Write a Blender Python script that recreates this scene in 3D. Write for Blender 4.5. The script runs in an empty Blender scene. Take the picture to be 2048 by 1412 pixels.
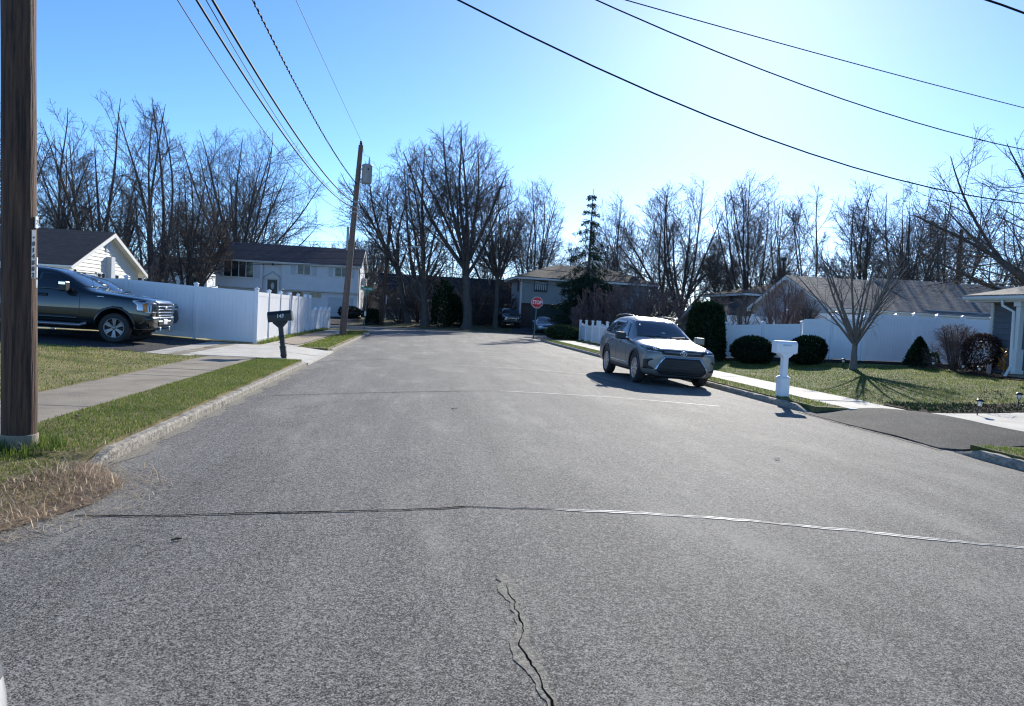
import bpy, bmesh, math, random
import numpy as np
from mathutils import Vector, Matrix
from mathutils.bvhtree import BVHTree
from mathutils.geometry import delaunay_2d_cdt

S = bpy.context.scene
R_ = math.radians
random.seed(7)
RNG = np.random.RandomState(11)

# ------------------------------------------------------------------ camera, sky, sun, exposure
CAM_H, FPX, PITCH, ROLL, YAW = 1.6, 1480.0, R_(3.0), R_(3.0), R_(7.2)
_fw = np.array([math.sin(YAW)*math.cos(PITCH), math.cos(YAW)*math.cos(PITCH), -math.sin(PITCH)])
_rt = np.array([math.cos(YAW), -math.sin(YAW), 0.0])
_up = np.cross(_rt, _fw)
_R = _rt*math.cos(ROLL)+_up*math.sin(ROLL)
_U = _up*math.cos(ROLL)-_rt*math.sin(ROLL)
cam = bpy.data.cameras.new('camera')
cam_o = bpy.data.objects.new('camera', cam)
S.collection.objects.link(cam_o)
m = Matrix.Identity(4)
for i in range(3):
    m[i][0], m[i][1], m[i][2] = _R[i], _U[i], -_fw[i]
m[2][3] = CAM_H
cam_o.matrix_world = m
cam.sensor_width = 36.0
cam.lens = 36.0*FPX/2048.0
cam.clip_start, cam.clip_end = 0.05, 3000.0
S.camera = cam_o

SUN_AZ, SUN_EL = R_(23.4), R_(24.0)
world = bpy.data.worlds.new('World'); S.world = world
world.use_nodes = True
wn = world.node_tree
bg = wn.nodes['Background']
sky = wn.nodes.new('ShaderNodeTexSky')
sky.sky_type = 'NISHITA'; sky.sun_disc = False
sky.sun_elevation = SUN_EL; sky.sun_rotation = SUN_AZ
sky.air_density = 0.55; sky.dust_density = 0.10; sky.ozone_density = 3.2
hsv = wn.nodes.new('ShaderNodeHueSaturation'); hsv.inputs['Saturation'].default_value = 1.13
wn.links.new(sky.outputs[0], hsv.inputs['Color']); wn.links.new(hsv.outputs[0], bg.inputs[0])
bg.inputs[1].default_value = 0.15
sun = bpy.data.lights.new('sun', 'SUN')
sun.energy = 4.1; sun.angle = R_(0.53); sun.color = (1.0, 0.95, 0.86)
sun_o = bpy.data.objects.new('sun', sun); S.collection.objects.link(sun_o)
sd = Vector((math.sin(SUN_AZ)*math.cos(SUN_EL), math.cos(SUN_AZ)*math.cos(SUN_EL), math.sin(SUN_EL)))
sun_o.rotation_euler = sd.to_track_quat('Z', 'Y').to_euler()
sun_o.location = (0, 0, 60)
S.view_settings.view_transform = 'Standard'; S.view_settings.look = 'None'
S.view_settings.exposure = 0.80; S.view_settings.gamma = 1.0
S.view_settings.use_curve_mapping = False
S.render.engine = 'CYCLES'
S.cycles.max_bounces = 6; S.cycles.diffuse_bounces = 3; S.cycles.glossy_bounces = 3
S.cycles.transparent_max_bounces = 6
S.cycles.use_denoising = True
S.cycles.filter_width = 1.2

# points of the place, read off the survey photograph
def ray(x, y): return _fw*FPX + _R*(x-1024) - _U*(y-706)
def gp(x, y, z=0.0):                       # where the sight line meets height z
    d = ray(x, y); t = (z-CAM_H)/d[2]
    return Vector((d[0]*t, d[1]*t, z))
def dp(x, y, depth):                       # point at a given distance ahead
    d = ray(x, y)*(depth/FPX)
    return Vector((d[0], d[1], d[2]+CAM_H))
def hy(x): return 629.4 + (x-1024)*0.0524

# ------------------------------------------------------------------ materials
def new_mat(name):
    m = bpy.data.materials.new(name); m.use_nodes = True
    nt = m.node_tree
    return m, nt, nt.nodes['Principled BSDF']
def mat(name, c, rough=0.6, metal=0.0, c2=None, scale=8.0, bump=0.0, bscale=None, coat=0.0, stretch=None, spec=0.5, detail=4.0):
    m, nt, b = new_mat(name)
    N, L = nt.nodes, nt.links
    b.inputs['Roughness'].default_value = rough
    b.inputs['Metallic'].default_value = metal
    b.inputs['Specular IOR Level'].default_value = spec
    if coat:
        b.inputs['Coat Weight'].default_value = coat; b.inputs['Coat Roughness'].default_value = 0.04
    b.inputs['Base Color'].default_value = (*c, 1)
    if c2 is None and not bump: 
        c2 = tuple(v*0.88 for v in c)
    tc = N.new('ShaderNodeTexCoord'); vec = tc.outputs['Object']
    if stretch:
        mp = N.new('ShaderNodeMapping'); mp.inputs['Scale'].default_value = stretch
        L.new(vec, mp.inputs[0]); vec = mp.outputs[0]
    if c2 is not None:
        no = N.new('ShaderNodeTexNoise'); no.inputs['Scale'].default_value = scale; no.inputs['Detail'].default_value = detail
        no.inputs['Roughness'].default_value = 0.65
        L.new(vec, no.inputs['Vector'])
        rp = N.new('ShaderNodeValToRGB')
        rp.color_ramp.elements[0].position = 0.36; rp.color_ramp.elements[0].color = (*c, 1)
        rp.color_ramp.elements[1].position = 0.66; rp.color_ramp.elements[1].color = (*c2, 1)
        L.new(no.outputs[0], rp.inputs[0]); L.new(rp.outputs[0], b.inputs['Base Color'])
    if bump:
        n2 = N.new('ShaderNodeTexNoise'); n2.inputs['Scale'].default_value = bscale or scale*3; n2.inputs['Detail'].default_value = 5
        L.new(vec, n2.inputs['Vector'])
        bp = N.new('ShaderNodeBump'); bp.inputs['Strength'].default_value = bump; bp.inputs['Distance'].default_value = 0.02
        L.new(n2.outputs[0], bp.inputs['Height']); L.new(bp.outputs[0], b.inputs['Normal'])
    return m

def asphalt(name, lo, hi, scale, big=0.25, warm=(1, 1, 1), worn=0.0, spec=0.22):
    """stones of two sizes in dark binder; worn: paler wheel paths and dusty patches along the road"""
    m, nt, b = new_mat(name); N, L = nt.nodes, nt.links
    tc = N.new('ShaderNodeTexCoord'); P = tc.outputs['Object']
    def vor(sc):
        v = N.new('ShaderNodeTexVoronoi'); v.inputs['Scale'].default_value = sc; L.new(P, v.inputs['Vector'])
        s_ = N.new('ShaderNodeSeparateColor'); L.new(v.outputs['Color'], s_.inputs[0]); return s_.outputs[0]
    def noi(sc, det, ro=0.6, st=None):
        n = N.new('ShaderNodeTexNoise'); n.inputs['Scale'].default_value = sc; n.inputs['Detail'].default_value = det; n.inputs['Roughness'].default_value = ro
        if st:
            mp = N.new('ShaderNodeMapping'); mp.inputs['Scale'].default_value = st; L.new(P, mp.inputs[0]); L.new(mp.outputs[0], n.inputs['Vector'])
        else: L.new(P, n.inputs['Vector'])
        return n.outputs[0]
    def mad(a, k, c):
        n = N.new('ShaderNodeMath'); n.operation = 'MULTIPLY_ADD'; L.new(a, n.inputs[0]); n.inputs[1].default_value = k
        if isinstance(c, float): n.inputs[2].default_value = c
        else: L.new(c, n.inputs[2])
        return n.outputs[0]
    grain = mad(vor(scale), 0.46, mad(vor(scale*0.55), 0.30, mad(vor(scale*0.25), 0.16, mad(noi(scale*0.12, 9, 0.95), 0.9, -0.45))))   # about 0..0.9
    col = mad(noi(0.45, 6), big*1.6, mad(grain, 1.0, -big*0.8))
    if worn:
        col = mad(noi(1.0, 5, 0.6, (1.5, 0.10, 1)), worn*1.3, mad(col, 1.0, -worn*0.65))
    rp = N.new('ShaderNodeValToRGB'); e = rp.color_ramp.elements
    e[0].position = 0.25; e[0].color = (lo*warm[0], lo*warm[1], lo*warm[2], 1)
    e[1].position = 0.74; e[1].color = (hi*warm[0], hi*warm[1], hi*warm[2], 1)
    k = e.new(0.50); k.color = (hi*0.30*warm[0], hi*0.30*warm[1], hi*0.30*warm[2], 1)
    L.new(col, rp.inputs[0]); base = rp.outputs[0]
    if worn:
        r2 = N.new('ShaderNodeValToRGB'); r2.color_ramp.elements[0].position = 0.60; r2.color_ramp.elements[1].position = 0.80
        L.new(mad(grain, 0.25, noi(1.0, 7, 0.7, (0.9, 0.28, 1))), r2.inputs[0])
        mx = N.new('ShaderNodeMix'); mx.data_type = 'RGBA'; f = N.new('ShaderNodeMath'); f.operation = 'MULTIPLY'; f.inputs[1].default_value = 0.45
        L.new(r2.outputs[0], f.inputs[0]); L.new(f.outputs[0], mx.inputs[0]); L.new(base, mx.inputs[6]); mx.inputs[7].default_value = (hi*0.95, hi*0.90, hi*0.76, 1); base = mx.outputs[2]
    L.new(base, b.inputs['Base Color'])
    b.inputs['Roughness'].default_value = 0.8; b.inputs['Specular IOR Level'].default_value = spec
    bp = N.new('ShaderNodeBump'); bp.inputs['Strength'].default_value = 1.0; bp.inputs['Distance'].default_value = 0.006
    L.new(grain, bp.inputs['Height'])
    L.new(bp.outputs[0], b.inputs['Normal'])
    return m

def lawn_mat(name, g1, g2, straw, k=0.5):
    m, nt, b = new_mat(name); N, L = nt.nodes, nt.links
    tc = N.new('ShaderNodeTexCoord')
    n1 = N.new('ShaderNodeTexNoise'); n1.inputs['Scale'].default_value = 0.9; n1.inputs['Detail'].default_value = 8; n1.inputs['Roughness'].default_value = 0.7
    n2 = N.new('ShaderNodeTexNoise'); n2.inputs['Scale'].default_value = 26; n2.inputs['Detail'].default_value = 6; n2.inputs['Roughness'].default_value = 0.8
    for n in (n1, n2): L.new(tc.outputs['Object'], n.inputs['Vector'])
    r2 = N.new('ShaderNodeValToRGB'); e = r2.color_ramp.elements
    e[0].position = 0.35; e[0].color = (*g1, 1); e[1].position = 0.65; e[1].color = (*g2, 1)
    L.new(n2.outputs[0], r2.inputs[0])
    ad = N.new('ShaderNodeMath'); ad.operation = 'MULTIPLY_ADD'; ad.inputs[1].default_value = 0.35
    L.new(n2.outputs[0], ad.inputs[0]); L.new(n1.outputs[0], ad.inputs[2])
    r1 = N.new('ShaderNodeValToRGB'); e = r1.color_ramp.elements
    e[0].position = k+0.10; e[0].color = (0, 0, 0, 1); e[1].position = k+0.30; e[1].color = (1, 1, 1, 1)
    L.new(ad.outputs[0], r1.inputs[0])
    mx = N.new('ShaderNodeMix'); mx.data_type = 'RGBA'
    L.new(r1.outputs[0], mx.inputs[0]); L.new(r2.outputs[0], mx.inputs[6]); mx.inputs[7].default_value = (*straw, 1)
    L.new(mx.outputs[2], b.inputs['Base Color'])
    b.inputs['Roughness'].default_value = 0.9; b.inputs['Specular IOR Level'].default_value = 0.2
    bp = N.new('ShaderNodeBump'); bp.inputs['Strength'].default_value = 1.0; bp.inputs['Distance'].default_value = 0.05
    L.new(n2.outputs[0], bp.inputs['Height']); L.new(bp.outputs[0], b.inputs['Normal'])
    return m

def shingle(name, c1, c2, sx=1.0):
    m, nt, b = new_mat(name); N, L = nt.nodes, nt.links
    tc = N.new('ShaderNodeTexCoord')
    mp = N.new('ShaderNodeMapping'); mp.inputs['Scale'].default_value = (sx, 1.12, 0.0)
    L.new(tc.outputs['Object'], mp.inputs[0])
    br = N.new('ShaderNodeTexBrick'); br.inputs['Scale'].default_value = 1.0
    br.inputs['Brick Width'].default_value = 0.5; br.inputs['Row Height'].default_value = 0.15; br.inputs['Mortar Size'].default_value = 0.012
    br.inputs['Color1'].default_value = (*c1, 1); br.inputs['Color2'].default_value = (*c2, 1)
    br.inputs['Mortar'].default_value = tuple(v*0.45 for v in c1)+(1,)
    L.new(mp.outputs[0], br.inputs['Vector'])
    no = N.new('ShaderNodeTexNoise'); no.inputs['Scale'].default_value = 3.5; no.inputs['Detail'].default_value = 6
    L.new(mp.outputs[0], no.inputs['Vector'])
    mx = N.new('ShaderNodeMix'); mx.data_type = 'RGBA'; mx.blend_type = 'MULTIPLY'; mx.inputs[0].default_value = 0.75
    rp = N.new('ShaderNodeValToRGB'); rp.color_ramp.elements[0].position = 0.3; rp.color_ramp.elements[0].color = (0.45, 0.45, 0.45, 1); rp.color_ramp.elements[1].position = 0.7
    L.new(no.outputs[0], rp.inputs[0])
    L.new(br.outputs[0], mx.inputs[6]); L.new(rp.outputs[0], mx.inputs[7]); L.new(mx.outputs[2], b.inputs['Base Color'])
    b.inputs['Roughness'].default_value = 0.85; b.inputs['Specular IOR Level'].default_value = 0.3
    bp = N.new('ShaderNodeBump'); bp.inputs['Strength'].default_value = 0.6; bp.inputs['Distance'].default_value = 0.02
    L.new(br.outputs['Fac'], bp.inputs['Height']); bp.invert = True
    L.new(bp.outputs[0], b.inputs['Normal'])
    return m

def brick(name):
    m, nt, b = new_mat(name); N, L = nt.nodes, nt.links
    tc = N.new('ShaderNodeTexCoord')
    cb = N.new('ShaderNodeSeparateXYZ'); L.new(tc.outputs['Object'], cb.inputs[0])
    ad = N.new('ShaderNodeMath'); ad.operation = 'ADD'; L.new(cb.outputs[0], ad.inputs[0]); L.new(cb.outputs[1], ad.inputs[1])
    cx = N.new('ShaderNodeCombineXYZ'); L.new(ad.outputs[0], cx.inputs[0]); L.new(cb.outputs[2], cx.inputs[1])
    br = N.new('ShaderNodeTexBrick'); br.inputs['Scale'].default_value = 1.0
    br.inputs['Brick Width'].default_value = 0.22; br.inputs['Row Height'].default_value = 0.075; br.inputs['Mortar Size'].default_value = 0.008
    br.inputs['Color1'].default_value = (0.10, 0.045, 0.035, 1); br.inputs['Color2'].default_value = (0.07, 0.035, 0.03, 1); br.inputs['Mortar'].default_value = (0.15, 0.13, 0.12, 1)
    L.new(cx.outputs[0], br.inputs['Vector']); L.new(br.outputs[0], b.inputs['Base Color'])
    b.inputs['Roughness'].default_value = 0.9
    return m

def blade_mat(name, c1, c2, c3, trans=0.35, spec=0.3):
    m, nt, b = new_mat(name); N, L = nt.nodes, nt.links
    at = N.new('ShaderNodeAttribute'); at.attribute_name = 'tint'
    rp = N.new('ShaderNodeValToRGB'); e = rp.color_ramp.elements
    e[0].position = 0.0; e[0].color = (*c1, 1); e[1].position = 1.0; e[1].color = (*c3, 1)
    k = e.new(0.55); k.color = (*c2, 1)
    L.new(at.outputs['Fac'], rp.inputs[0]); L.new(rp.outputs[0], b.inputs['Base Color'])
    b.inputs['Roughness'].default_value = 0.6; b.inputs['Specular IOR Level'].default_value = spec
    if trans:
        tr = N.new('ShaderNodeBsdfTranslucent'); L.new(rp.outputs[0], tr.inputs[0])
        ms = N.new('ShaderNodeMixShader'); ms.inputs[0].default_value = trans
        L.new(b.outputs[0], ms.inputs[1]); L.new(tr.outputs[0], ms.inputs[2])
        L.new(ms.outputs[0], N['Material Output'].inputs[0])
    return m

M = dict(
 road=asphalt('asphalt_road', 0.010, 0.46, 255, 0.06, (1.05, 1.0, 0.92), 0.17),
 drive=asphalt('asphalt_drive', 0.025, 0.17, 95, 0.3, (1, 1, 1.02), spec=0.1),
 apron=asphalt('asphalt_apron', 0.016, 0.17, 150, 0.35, spec=0.05),
 concrete=mat('concrete_pale', (0.62, 0.575, 0.49), 0.85, c2=(0.47, 0.435, 0.37), scale=2.2, bump=0.5, bscale=60, detail=10),
 walk=mat('concrete_old', (0.35, 0.295, 0.215), 0.9, c2=(0.215, 0.18, 0.13), scale=1.1, bump=0.7, bscale=70, detail=12),
 walk2=mat('concrete_worn', (0.50, 0.46, 0.40), 0.9, c2=(0.36, 0.33, 0.28), scale=1.9, bump=0.6, bscale=60, detail=12),
 kerb=mat('concrete_kerb', (0.46, 0.41, 0.33), 0.9, c2=(0.15, 0.135, 0.11), scale=14, bump=1.0, bscale=45, detail=10),
 joint=mat('joint_dark', (0.10, 0.09, 0.075), 0.95),
 white_line=mat('sealant_white', (0.72, 0.70, 0.64), 0.7, c2=(0.45, 0.43, 0.38), scale=14, detail=8),
 tan_line=mat('crumble_tan', (0.40, 0.365, 0.29), 0.9, c2=(0.12, 0.11, 0.095), scale=40, detail=8, bump=1.0),
 crack=mat('crack_black', (0.010, 0.009, 0.008), 1.0, spec=0.0),
 lawnL=lawn_mat('lawn_left', (0.055, 0.066, 0.018), (0.17, 0.16, 0.05), (0.38, 0.31, 0.15), 0.44),
 lawnR=lawn_mat('lawn_right', (0.055, 0.075, 0.018), (0.16, 0.175, 0.05), (0.36, 0.30, 0.14), 0.55),
 lawnF=lawn_mat('lawn_far', (0.03, 0.042, 0.018), (0.085, 0.09, 0.038), (0.20, 0.16, 0.09), 0.52),
 ground=lawn_mat('ground_far', (0.05, 0.05, 0.03), (0.11, 0.10, 0.06), (0.16, 0.13, 0.08), 0.5),
 mulch=mat('mulch', (0.016, 0.012, 0.010), 0.95, c2=(0.055, 0.04, 0.03), scale=22, bump=1.0, bscale=40, detail=8, spec=0.05),
 gravel=mat('leaf_litter', (0.42, 0.34, 0.24), 0.95, c2=(0.16, 0.12, 0.09), scale=14, bump=1.0, bscale=30, detail=8),
 vinyl=mat('vinyl_white', (0.85, 0.85, 0.85), 0.38, c2=(0.80, 0.805, 0.81), scale=1.2, detail=6),
 vinyl_d=mat('vinyl_groove', (0.55, 0.56, 0.58), 0.5),
 trim=mat('trim_white', (0.76, 0.75, 0.71), 0.5, c2=(0.70, 0.69, 0.65), scale=2),
 cream=mat('siding_cream', (0.74, 0.71, 0.635), 0.55, c2=(0.68, 0.65, 0.58), scale=1.5),
 white_sid=mat('siding_white', (0.74, 0.75, 0.76), 0.5, c2=(0.67, 0.68, 0.70), scale=1.3),
 grey_sid=mat('siding_grey', (0.40, 0.42, 0.46), 0.55, c2=(0.34, 0.36, 0.40), scale=1.3),
 slate_sid=mat('siding_slate', (0.135, 0.155, 0.175), 0.6, c2=(0.11, 0.13, 0.15), scale=1.3),
 taupe_sid=mat('siding_taupe', (0.30, 0.315, 0.305), 0.6, c2=(0.25, 0.265, 0.26), scale=1.3),
 tan_sid=mat('siding_tan', (0.36, 0.31, 0.25), 0.6, c2=(0.30, 0.26, 0.21), scale=1.3),
 dark_sid=mat('siding_dark', (0.13, 0.12, 0.12), 0.7, c2=(0.09, 0.085, 0.085), scale=1.3),
 brick=brick('brick_dark'),
 shutter=mat('shutter_grey', (0.56, 0.59, 0.62), 0.55),
 roofK=shingle('shingle_black', (0.045, 0.045, 0.05), (0.075, 0.072, 0.075)),
 roofN=shingle('shingle_navy', (0.010, 0.028, 0.055), (0.022, 0.052, 0.098)),
 roofG=shingle('shingle_grey', (0.17, 0.155, 0.14), (0.32, 0.295, 0.265)),
 roofB=shingle('shingle_brown', (0.075, 0.065, 0.06), (0.15, 0.13, 0.115)),
 roofD=shingle('shingle_umber', (0.035, 0.03, 0.03), (0.07, 0.06, 0.058)),
 glass=mat('window_glass', (0.02, 0.026, 0.032), 0.05, spec=0.4),
 curtain=mat('curtain', (0.55, 0.56, 0.58), 0.8),
 door_dark=mat('door_dark', (0.02, 0.035, 0.03), 0.4),
 black=mat('black_paint', (0.012, 0.013, 0.014), 0.42),
 rubber=mat('rubber', (0.018, 0.018, 0.019), 0.75, c2=(0.03, 0.03, 0.03), scale=20),
 dark_plastic=mat('dark_plastic', (0.02, 0.021, 0.023), 0.5),
 well=mat('wheel_well', (0.008, 0.008, 0.009), 0.9),
 chrome=mat('chrome', (0.75, 0.76, 0.78), 0.12, 1.0),
 alloy=mat('alloy', (0.48, 0.49, 0.51), 0.28, 0.9),
 alloy_d=mat('alloy_grey', (0.22, 0.225, 0.24), 0.35, 0.8),
 silver=mat('paint_silver', (0.22, 0.215, 0.198), 0.38, 0.45, c2=(0.212, 0.207, 0.19), scale=300, coat=0.35),
 truckp=mat('paint_green_black', (0.010, 0.016, 0.018), 0.28, 0.30, c2=(0.009, 0.0145, 0.0165), scale=300, coat=1.0),
 jeepp=mat('paint_black', (0.012, 0.013, 0.018), 0.25, 0.2, coat=1.0),
 darkp=mat('paint_charcoal', (0.05, 0.055, 0.062), 0.28, 0.5, coat=1.0),
 bluep=mat('paint_silver_blue', (0.30, 0.35, 0.42), 0.3, 0.6, coat=0.8),
 whitep=mat('paint_white', (0.80, 0.80, 0.79), 0.25, 0.0, coat=0.8),
 carglass=mat('car_glass', (0.012, 0.016, 0.02), 0.03, spec=0.9),
 lamp=mat('lamp_glass', (0.45, 0.47, 0.50), 0.08, 0.5),
 lamp_dark=mat('lamp_glass_dark', (0.04, 0.045, 0.05), 0.06, 0.2),
 amber=mat('amber', (0.55, 0.20, 0.02), 0.2),
 plate=mat('plate_white', (0.7, 0.7, 0.66), 0.5),
 wood=mat('pole_wood', (0.026, 0.014, 0.009), 0.85, c2=(0.15, 0.078, 0.044), scale=9, bump=1.0, bscale=18, stretch=(3.2, 3.2, 0.16), detail=10),
 wood2=mat('pole_wood_pale', (0.13, 0.085, 0.062), 0.85, c2=(0.22, 0.145, 0.10), scale=7, bump=0.8, bscale=16, stretch=(3.0, 3.0, 0.2), detail=10),
 woodf=mat('fence_wood', (0.055, 0.040, 0.030), 0.9, c2=(0.10, 0.07, 0.05), scale=6, stretch=(3, 3, 0.3)),
 steel=mat('galvanised', (0.40, 0.42, 0.42), 0.45, 0.7),
 post_green=mat('post_green', (0.10, 0.13, 0.12), 0.5, 0.3),
 transf=mat('transformer_grey', (0.33, 0.36, 0.38), 0.45, 0.1, c2=(0.26, 0.28, 0.30), scale=4),
 porcelain=mat('porcelain', (0.6, 0.58, 0.55), 0.25),
 sign_red=mat('sign_red', (0.60, 0.008, 0.012), 0.45),
 sign_white=mat('sign_white', (0.80, 0.80, 0.78), 0.45),
 sign_green=mat('sign_green', (0.01, 0.20, 0.10), 0.45),
 cable=mat('cable', (0.012, 0.012, 0.013), 0.7, spec=0.15),
 cable_g=mat('cable_grey', (0.07, 0.075, 0.08), 0.7, spec=0.1),
 bark=mat('bark_grey', (0.060, 0.052, 0.047), 0.9, c2=(0.105, 0.092, 0.082), scale=5, bump=0.9, bscale=14, stretch=(2.5, 2.5, 0.5)),
 twig=mat('twig_brown', (0.088, 0.073, 0.066), 0.85, c2=(0.135, 0.112, 0.10), scale=3),
 twig_red=mat('twig_red', (0.135, 0.092, 0.085), 0.85, c2=(0.19, 0.135, 0.12), scale=3),
 twig_dark=mat('twig_dark', (0.040, 0.038, 0.037), 0.9, c2=(0.07, 0.06, 0.055), scale=3),
 young_bark=mat('bark_young', (0.12, 0.105, 0.095), 0.8, c2=(0.18, 0.16, 0.145), scale=9),
 needle=blade_mat('needles', (0.014, 0.028, 0.018), (0.026, 0.048, 0.030), (0.048, 0.074, 0.046), 0.15, 0.08),
 yew=blade_mat('yew_leaves', (0.007, 0.016, 0.010), (0.013, 0.030, 0.014), (0.036, 0.066, 0.024), 0.1, 0.08),
 arbor=blade_mat('arborvitae_leaves', (0.007, 0.018, 0.009), (0.014, 0.036, 0.014), (0.036, 0.070, 0.024), 0.1, 0.08),
 laurel=blade_mat('laurel_leaves', (0.02, 0.04, 0.018), (0.05, 0.085, 0.03), (0.14, 0.17, 0.06), 0.2),
 redleaf=blade_mat('red_leaves', (0.035, 0.022, 0.020), (0.06, 0.038, 0.033), (0.10, 0.062, 0.052), 0.15, 0.08),
 grass=blade_mat('grass_blades', (0.06, 0.115, 0.018), (0.165, 0.215, 0.040), (0.52, 0.43, 0.21), 0.5),
 straw=blade_mat('straw', (0.22, 0.14, 0.10), (0.68, 0.55, 0.38), (0.90, 0.82, 0.66), 0.5),
 leaf=mat('dead_leaf', (0.10, 0.06, 0.035), 0.8, c2=(0.05, 0.03, 0.02), scale=20),
 gold=mat('ornament_gold', (0.55, 0.25, 0.03), 0.45, 0.3, c2=(0.35, 0.14, 0.02), scale=30),
 plaque=mat('plaque_stone', (0.38, 0.30, 0.29), 0.7),
 frost=mat('frosted_glass', (0.85, 0.82, 0.72), 0.3),
)

# ------------------------------------------------------------------ mesh helpers
def link(o, parent=None):
    S.collection.objects.link(o)
    if parent is not None: o.parent = parent
    return o
def mesh_np(name, V, F, material, parent=None, smooth=False, tint=None):
    V = np.asarray(V, dtype=np.float32); F = np.asarray(F, dtype=np.int32)
    me = bpy.data.meshes.new(name)
    n, k = F.shape
    me.vertices.add(len(V)); me.vertices.foreach_set('co', V.ravel())
    me.loops.add(n*k); me.loops.foreach_set('vertex_index', F.ravel())
    me.polygons.add(n)
    me.polygons.foreach_set('loop_start', np.arange(0, n*k, k, dtype=np.int32))
    me.polygons.foreach_set('use_smooth', np.full(n, smooth))
    me.update(calc_edges=True)
    if tint is not None:
        a = me.attributes.new('tint', 'FLOAT', 'POINT'); a.data.foreach_set('value', np.asarray(tint, dtype=np.float32))
    me.materials.append(material)
    return link(bpy.data.objects.new(name, me), parent)

class MB:
    def __init__(s): s.v = []; s.f = []; s.sm = []
    def add(s, vs, fs, smooth=False):
        b = len(s.v); s.v += [tuple(v) for v in vs]
        for f in fs: s.f.append(tuple(i+b for i in f)); s.sm.append(smooth)
        return s
    def box(s, x0, x1, y0, y1, z0, z1):
        vs = [(x, y, z) for z in (z0, z1) for y in (y0, y1) for x in (x0, x1)]
        return s.add(vs, [(0, 2, 3, 1), (4, 5, 7, 6), (0, 1, 5, 4), (2, 6, 7, 3), (0, 4, 6, 2), (1, 3, 7, 5)])
    def bbox(s, x0, x1, y0, y1, z0, z1, b=0.01):       # bevelled box
        bm = bmesh.new()
        bmesh.ops.create_cube(bm, size=1.0)
        for v in bm.verts:
            v.co = Vector(((x0+x1)/2+v.co.x*(x1-x0), (y0+y1)/2+v.co.y*(y1-y0), (z0+z1)/2+v.co.z*(z1-z0)))
        bmesh.ops.bevel(bm, geom=list(bm.edges), offset=b, segments=2, affect='EDGES', profile=0.5)
        bm.verts.index_update()
        s.add([v.co for v in bm.verts], [[v.index for v in f.verts] for f in bm.faces]); bm.free()
        return s
    def obox(s, c, u, v, w, hu, hv, hw):
        c, u, v, w = (Vector(q) for q in (c, u, v, w))
        vs = [c+u*(a*hu)+v*(b*hv)+w*(d*hw) for d in (-1, 1) for b in (-1, 1) for a in (-1, 1)]
        return s.add(vs, [(0, 2, 3, 1), (4, 5, 7, 6), (0, 1, 5, 4), (2, 6, 7, 3), (0, 4, 6, 2), (1, 3, 7, 5)])
    def prism(s, poly, axis, a, b):                    # poly in the two other axes
        n = len(poly)
        def P(q, t):
            return {'x': (t, q[0], q[1]), 'y': (q[0], t, q[1]), 'z': (q[0], q[1], t)}[axis]
        vs = [P(q, a) for q in poly]+[P(q, b) for q in poly]
        fs = [tuple(range(n))[::-1], tuple(range(n, 2*n))]+[(i, (i+1) % n, n+(i+1) % n, n+i) for i in range(n)]
        return s.add(vs, fs)
    def tube(s, pts, rad, n=8, cap=True, smooth=True):
        pts = [Vector(p) for p in pts]
        rad = rad if isinstance(rad, (list, tuple)) else [rad]*len(pts)
        vs = []; fs = []
        t0 = (pts[1]-pts[0]).normalized()
        a = t0.cross(Vector((0, 0, 1)));  a = a.normalized() if a.length > 1e-3 else Vector((1, 0, 0))
        for i, p in enumerate(pts):
            t = (pts[min(i+1, len(pts)-1)]-pts[max(i-1, 0)]).normalized()
            a = (a-t*a.dot(t)).normalized(); c = t.cross(a)
            for k in range(n):
                g = 2*math.pi*k/n
                vs.append(p+(a*math.cos(g)+c*math.sin(g))*rad[i])
        for i in range(len(pts)-1):
            for k in range(n):
                fs.append((i*n+k, i*n+(k+1) % n, (i+1)*n+(k+1) % n, (i+1)*n+k))
        s.add(vs, fs, smooth)
        if cap:
            e = (len(pts)-1)*n
            s.add(vs[:n], [tuple(range(n))[::-1]]); s.add(vs[e:], [tuple(range(n))])
        return s
    def lathe(s, prof, c=(0, 0, 0), n=16, axis='z', smooth=True):   # prof: (r, h)
        vs = []; fs = []
        for r, h in prof:
            for k in range(n):
                g = 2*math.pi*k/n; x, y = r*math.cos(g), r*math.sin(g)
                p = (x, y, h) if axis == 'z' else ((x, h, y) if axis == 'y' else (h, x, y))
                vs.append((p[0]+c[0], p[1]+c[1], p[2]+c[2]))
        for i in range(len(prof)-1):
            for k in range(n): fs.append((i*n+k, i*n+(k+1) % n, (i+1)*n+(k+1) % n, (i+1)*n+k))
        return s.add(vs, fs, smooth)
    def build(s, name, material, parent=None):
        me = bpy.data.meshes.new(name)
        me.from_pydata(s.v, [], s.f); 
        me.polygons.foreach_set('use_smooth', s.sm)
        me.materials.append(material); me.update()
        bm = bmesh.new(); bm.from_mesh(me); bmesh.ops.recalc_face_normals(bm, faces=bm.faces); bm.to_mesh(me); bm.free()
        return link(bpy.data.objects.new(name, me), parent)

def thing(name, label, cat, loc=(0, 0, 0), rotz=0.0, group=None, rot=None):
    o = bpy.data.objects.new(name, None); link(o)
    o.empty_display_size = 0.2
    o.location = loc; o.rotation_euler = rot or (0, 0, rotz)
    return tag(o, label, cat, group)
def tag(o, label, cat, group=None):
    o['label'] = label; o['category'] = cat
    if group: o['group'] = group
    return o
def kind(o, k): o['kind'] = k; return o
def copy_tree(o, parent=None):
    c = o.copy(); S.collection.objects.link(c)
    if parent is not None: c.parent = parent
    for ch in list(o.children): copy_tree(ch, c)
    return c

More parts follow.
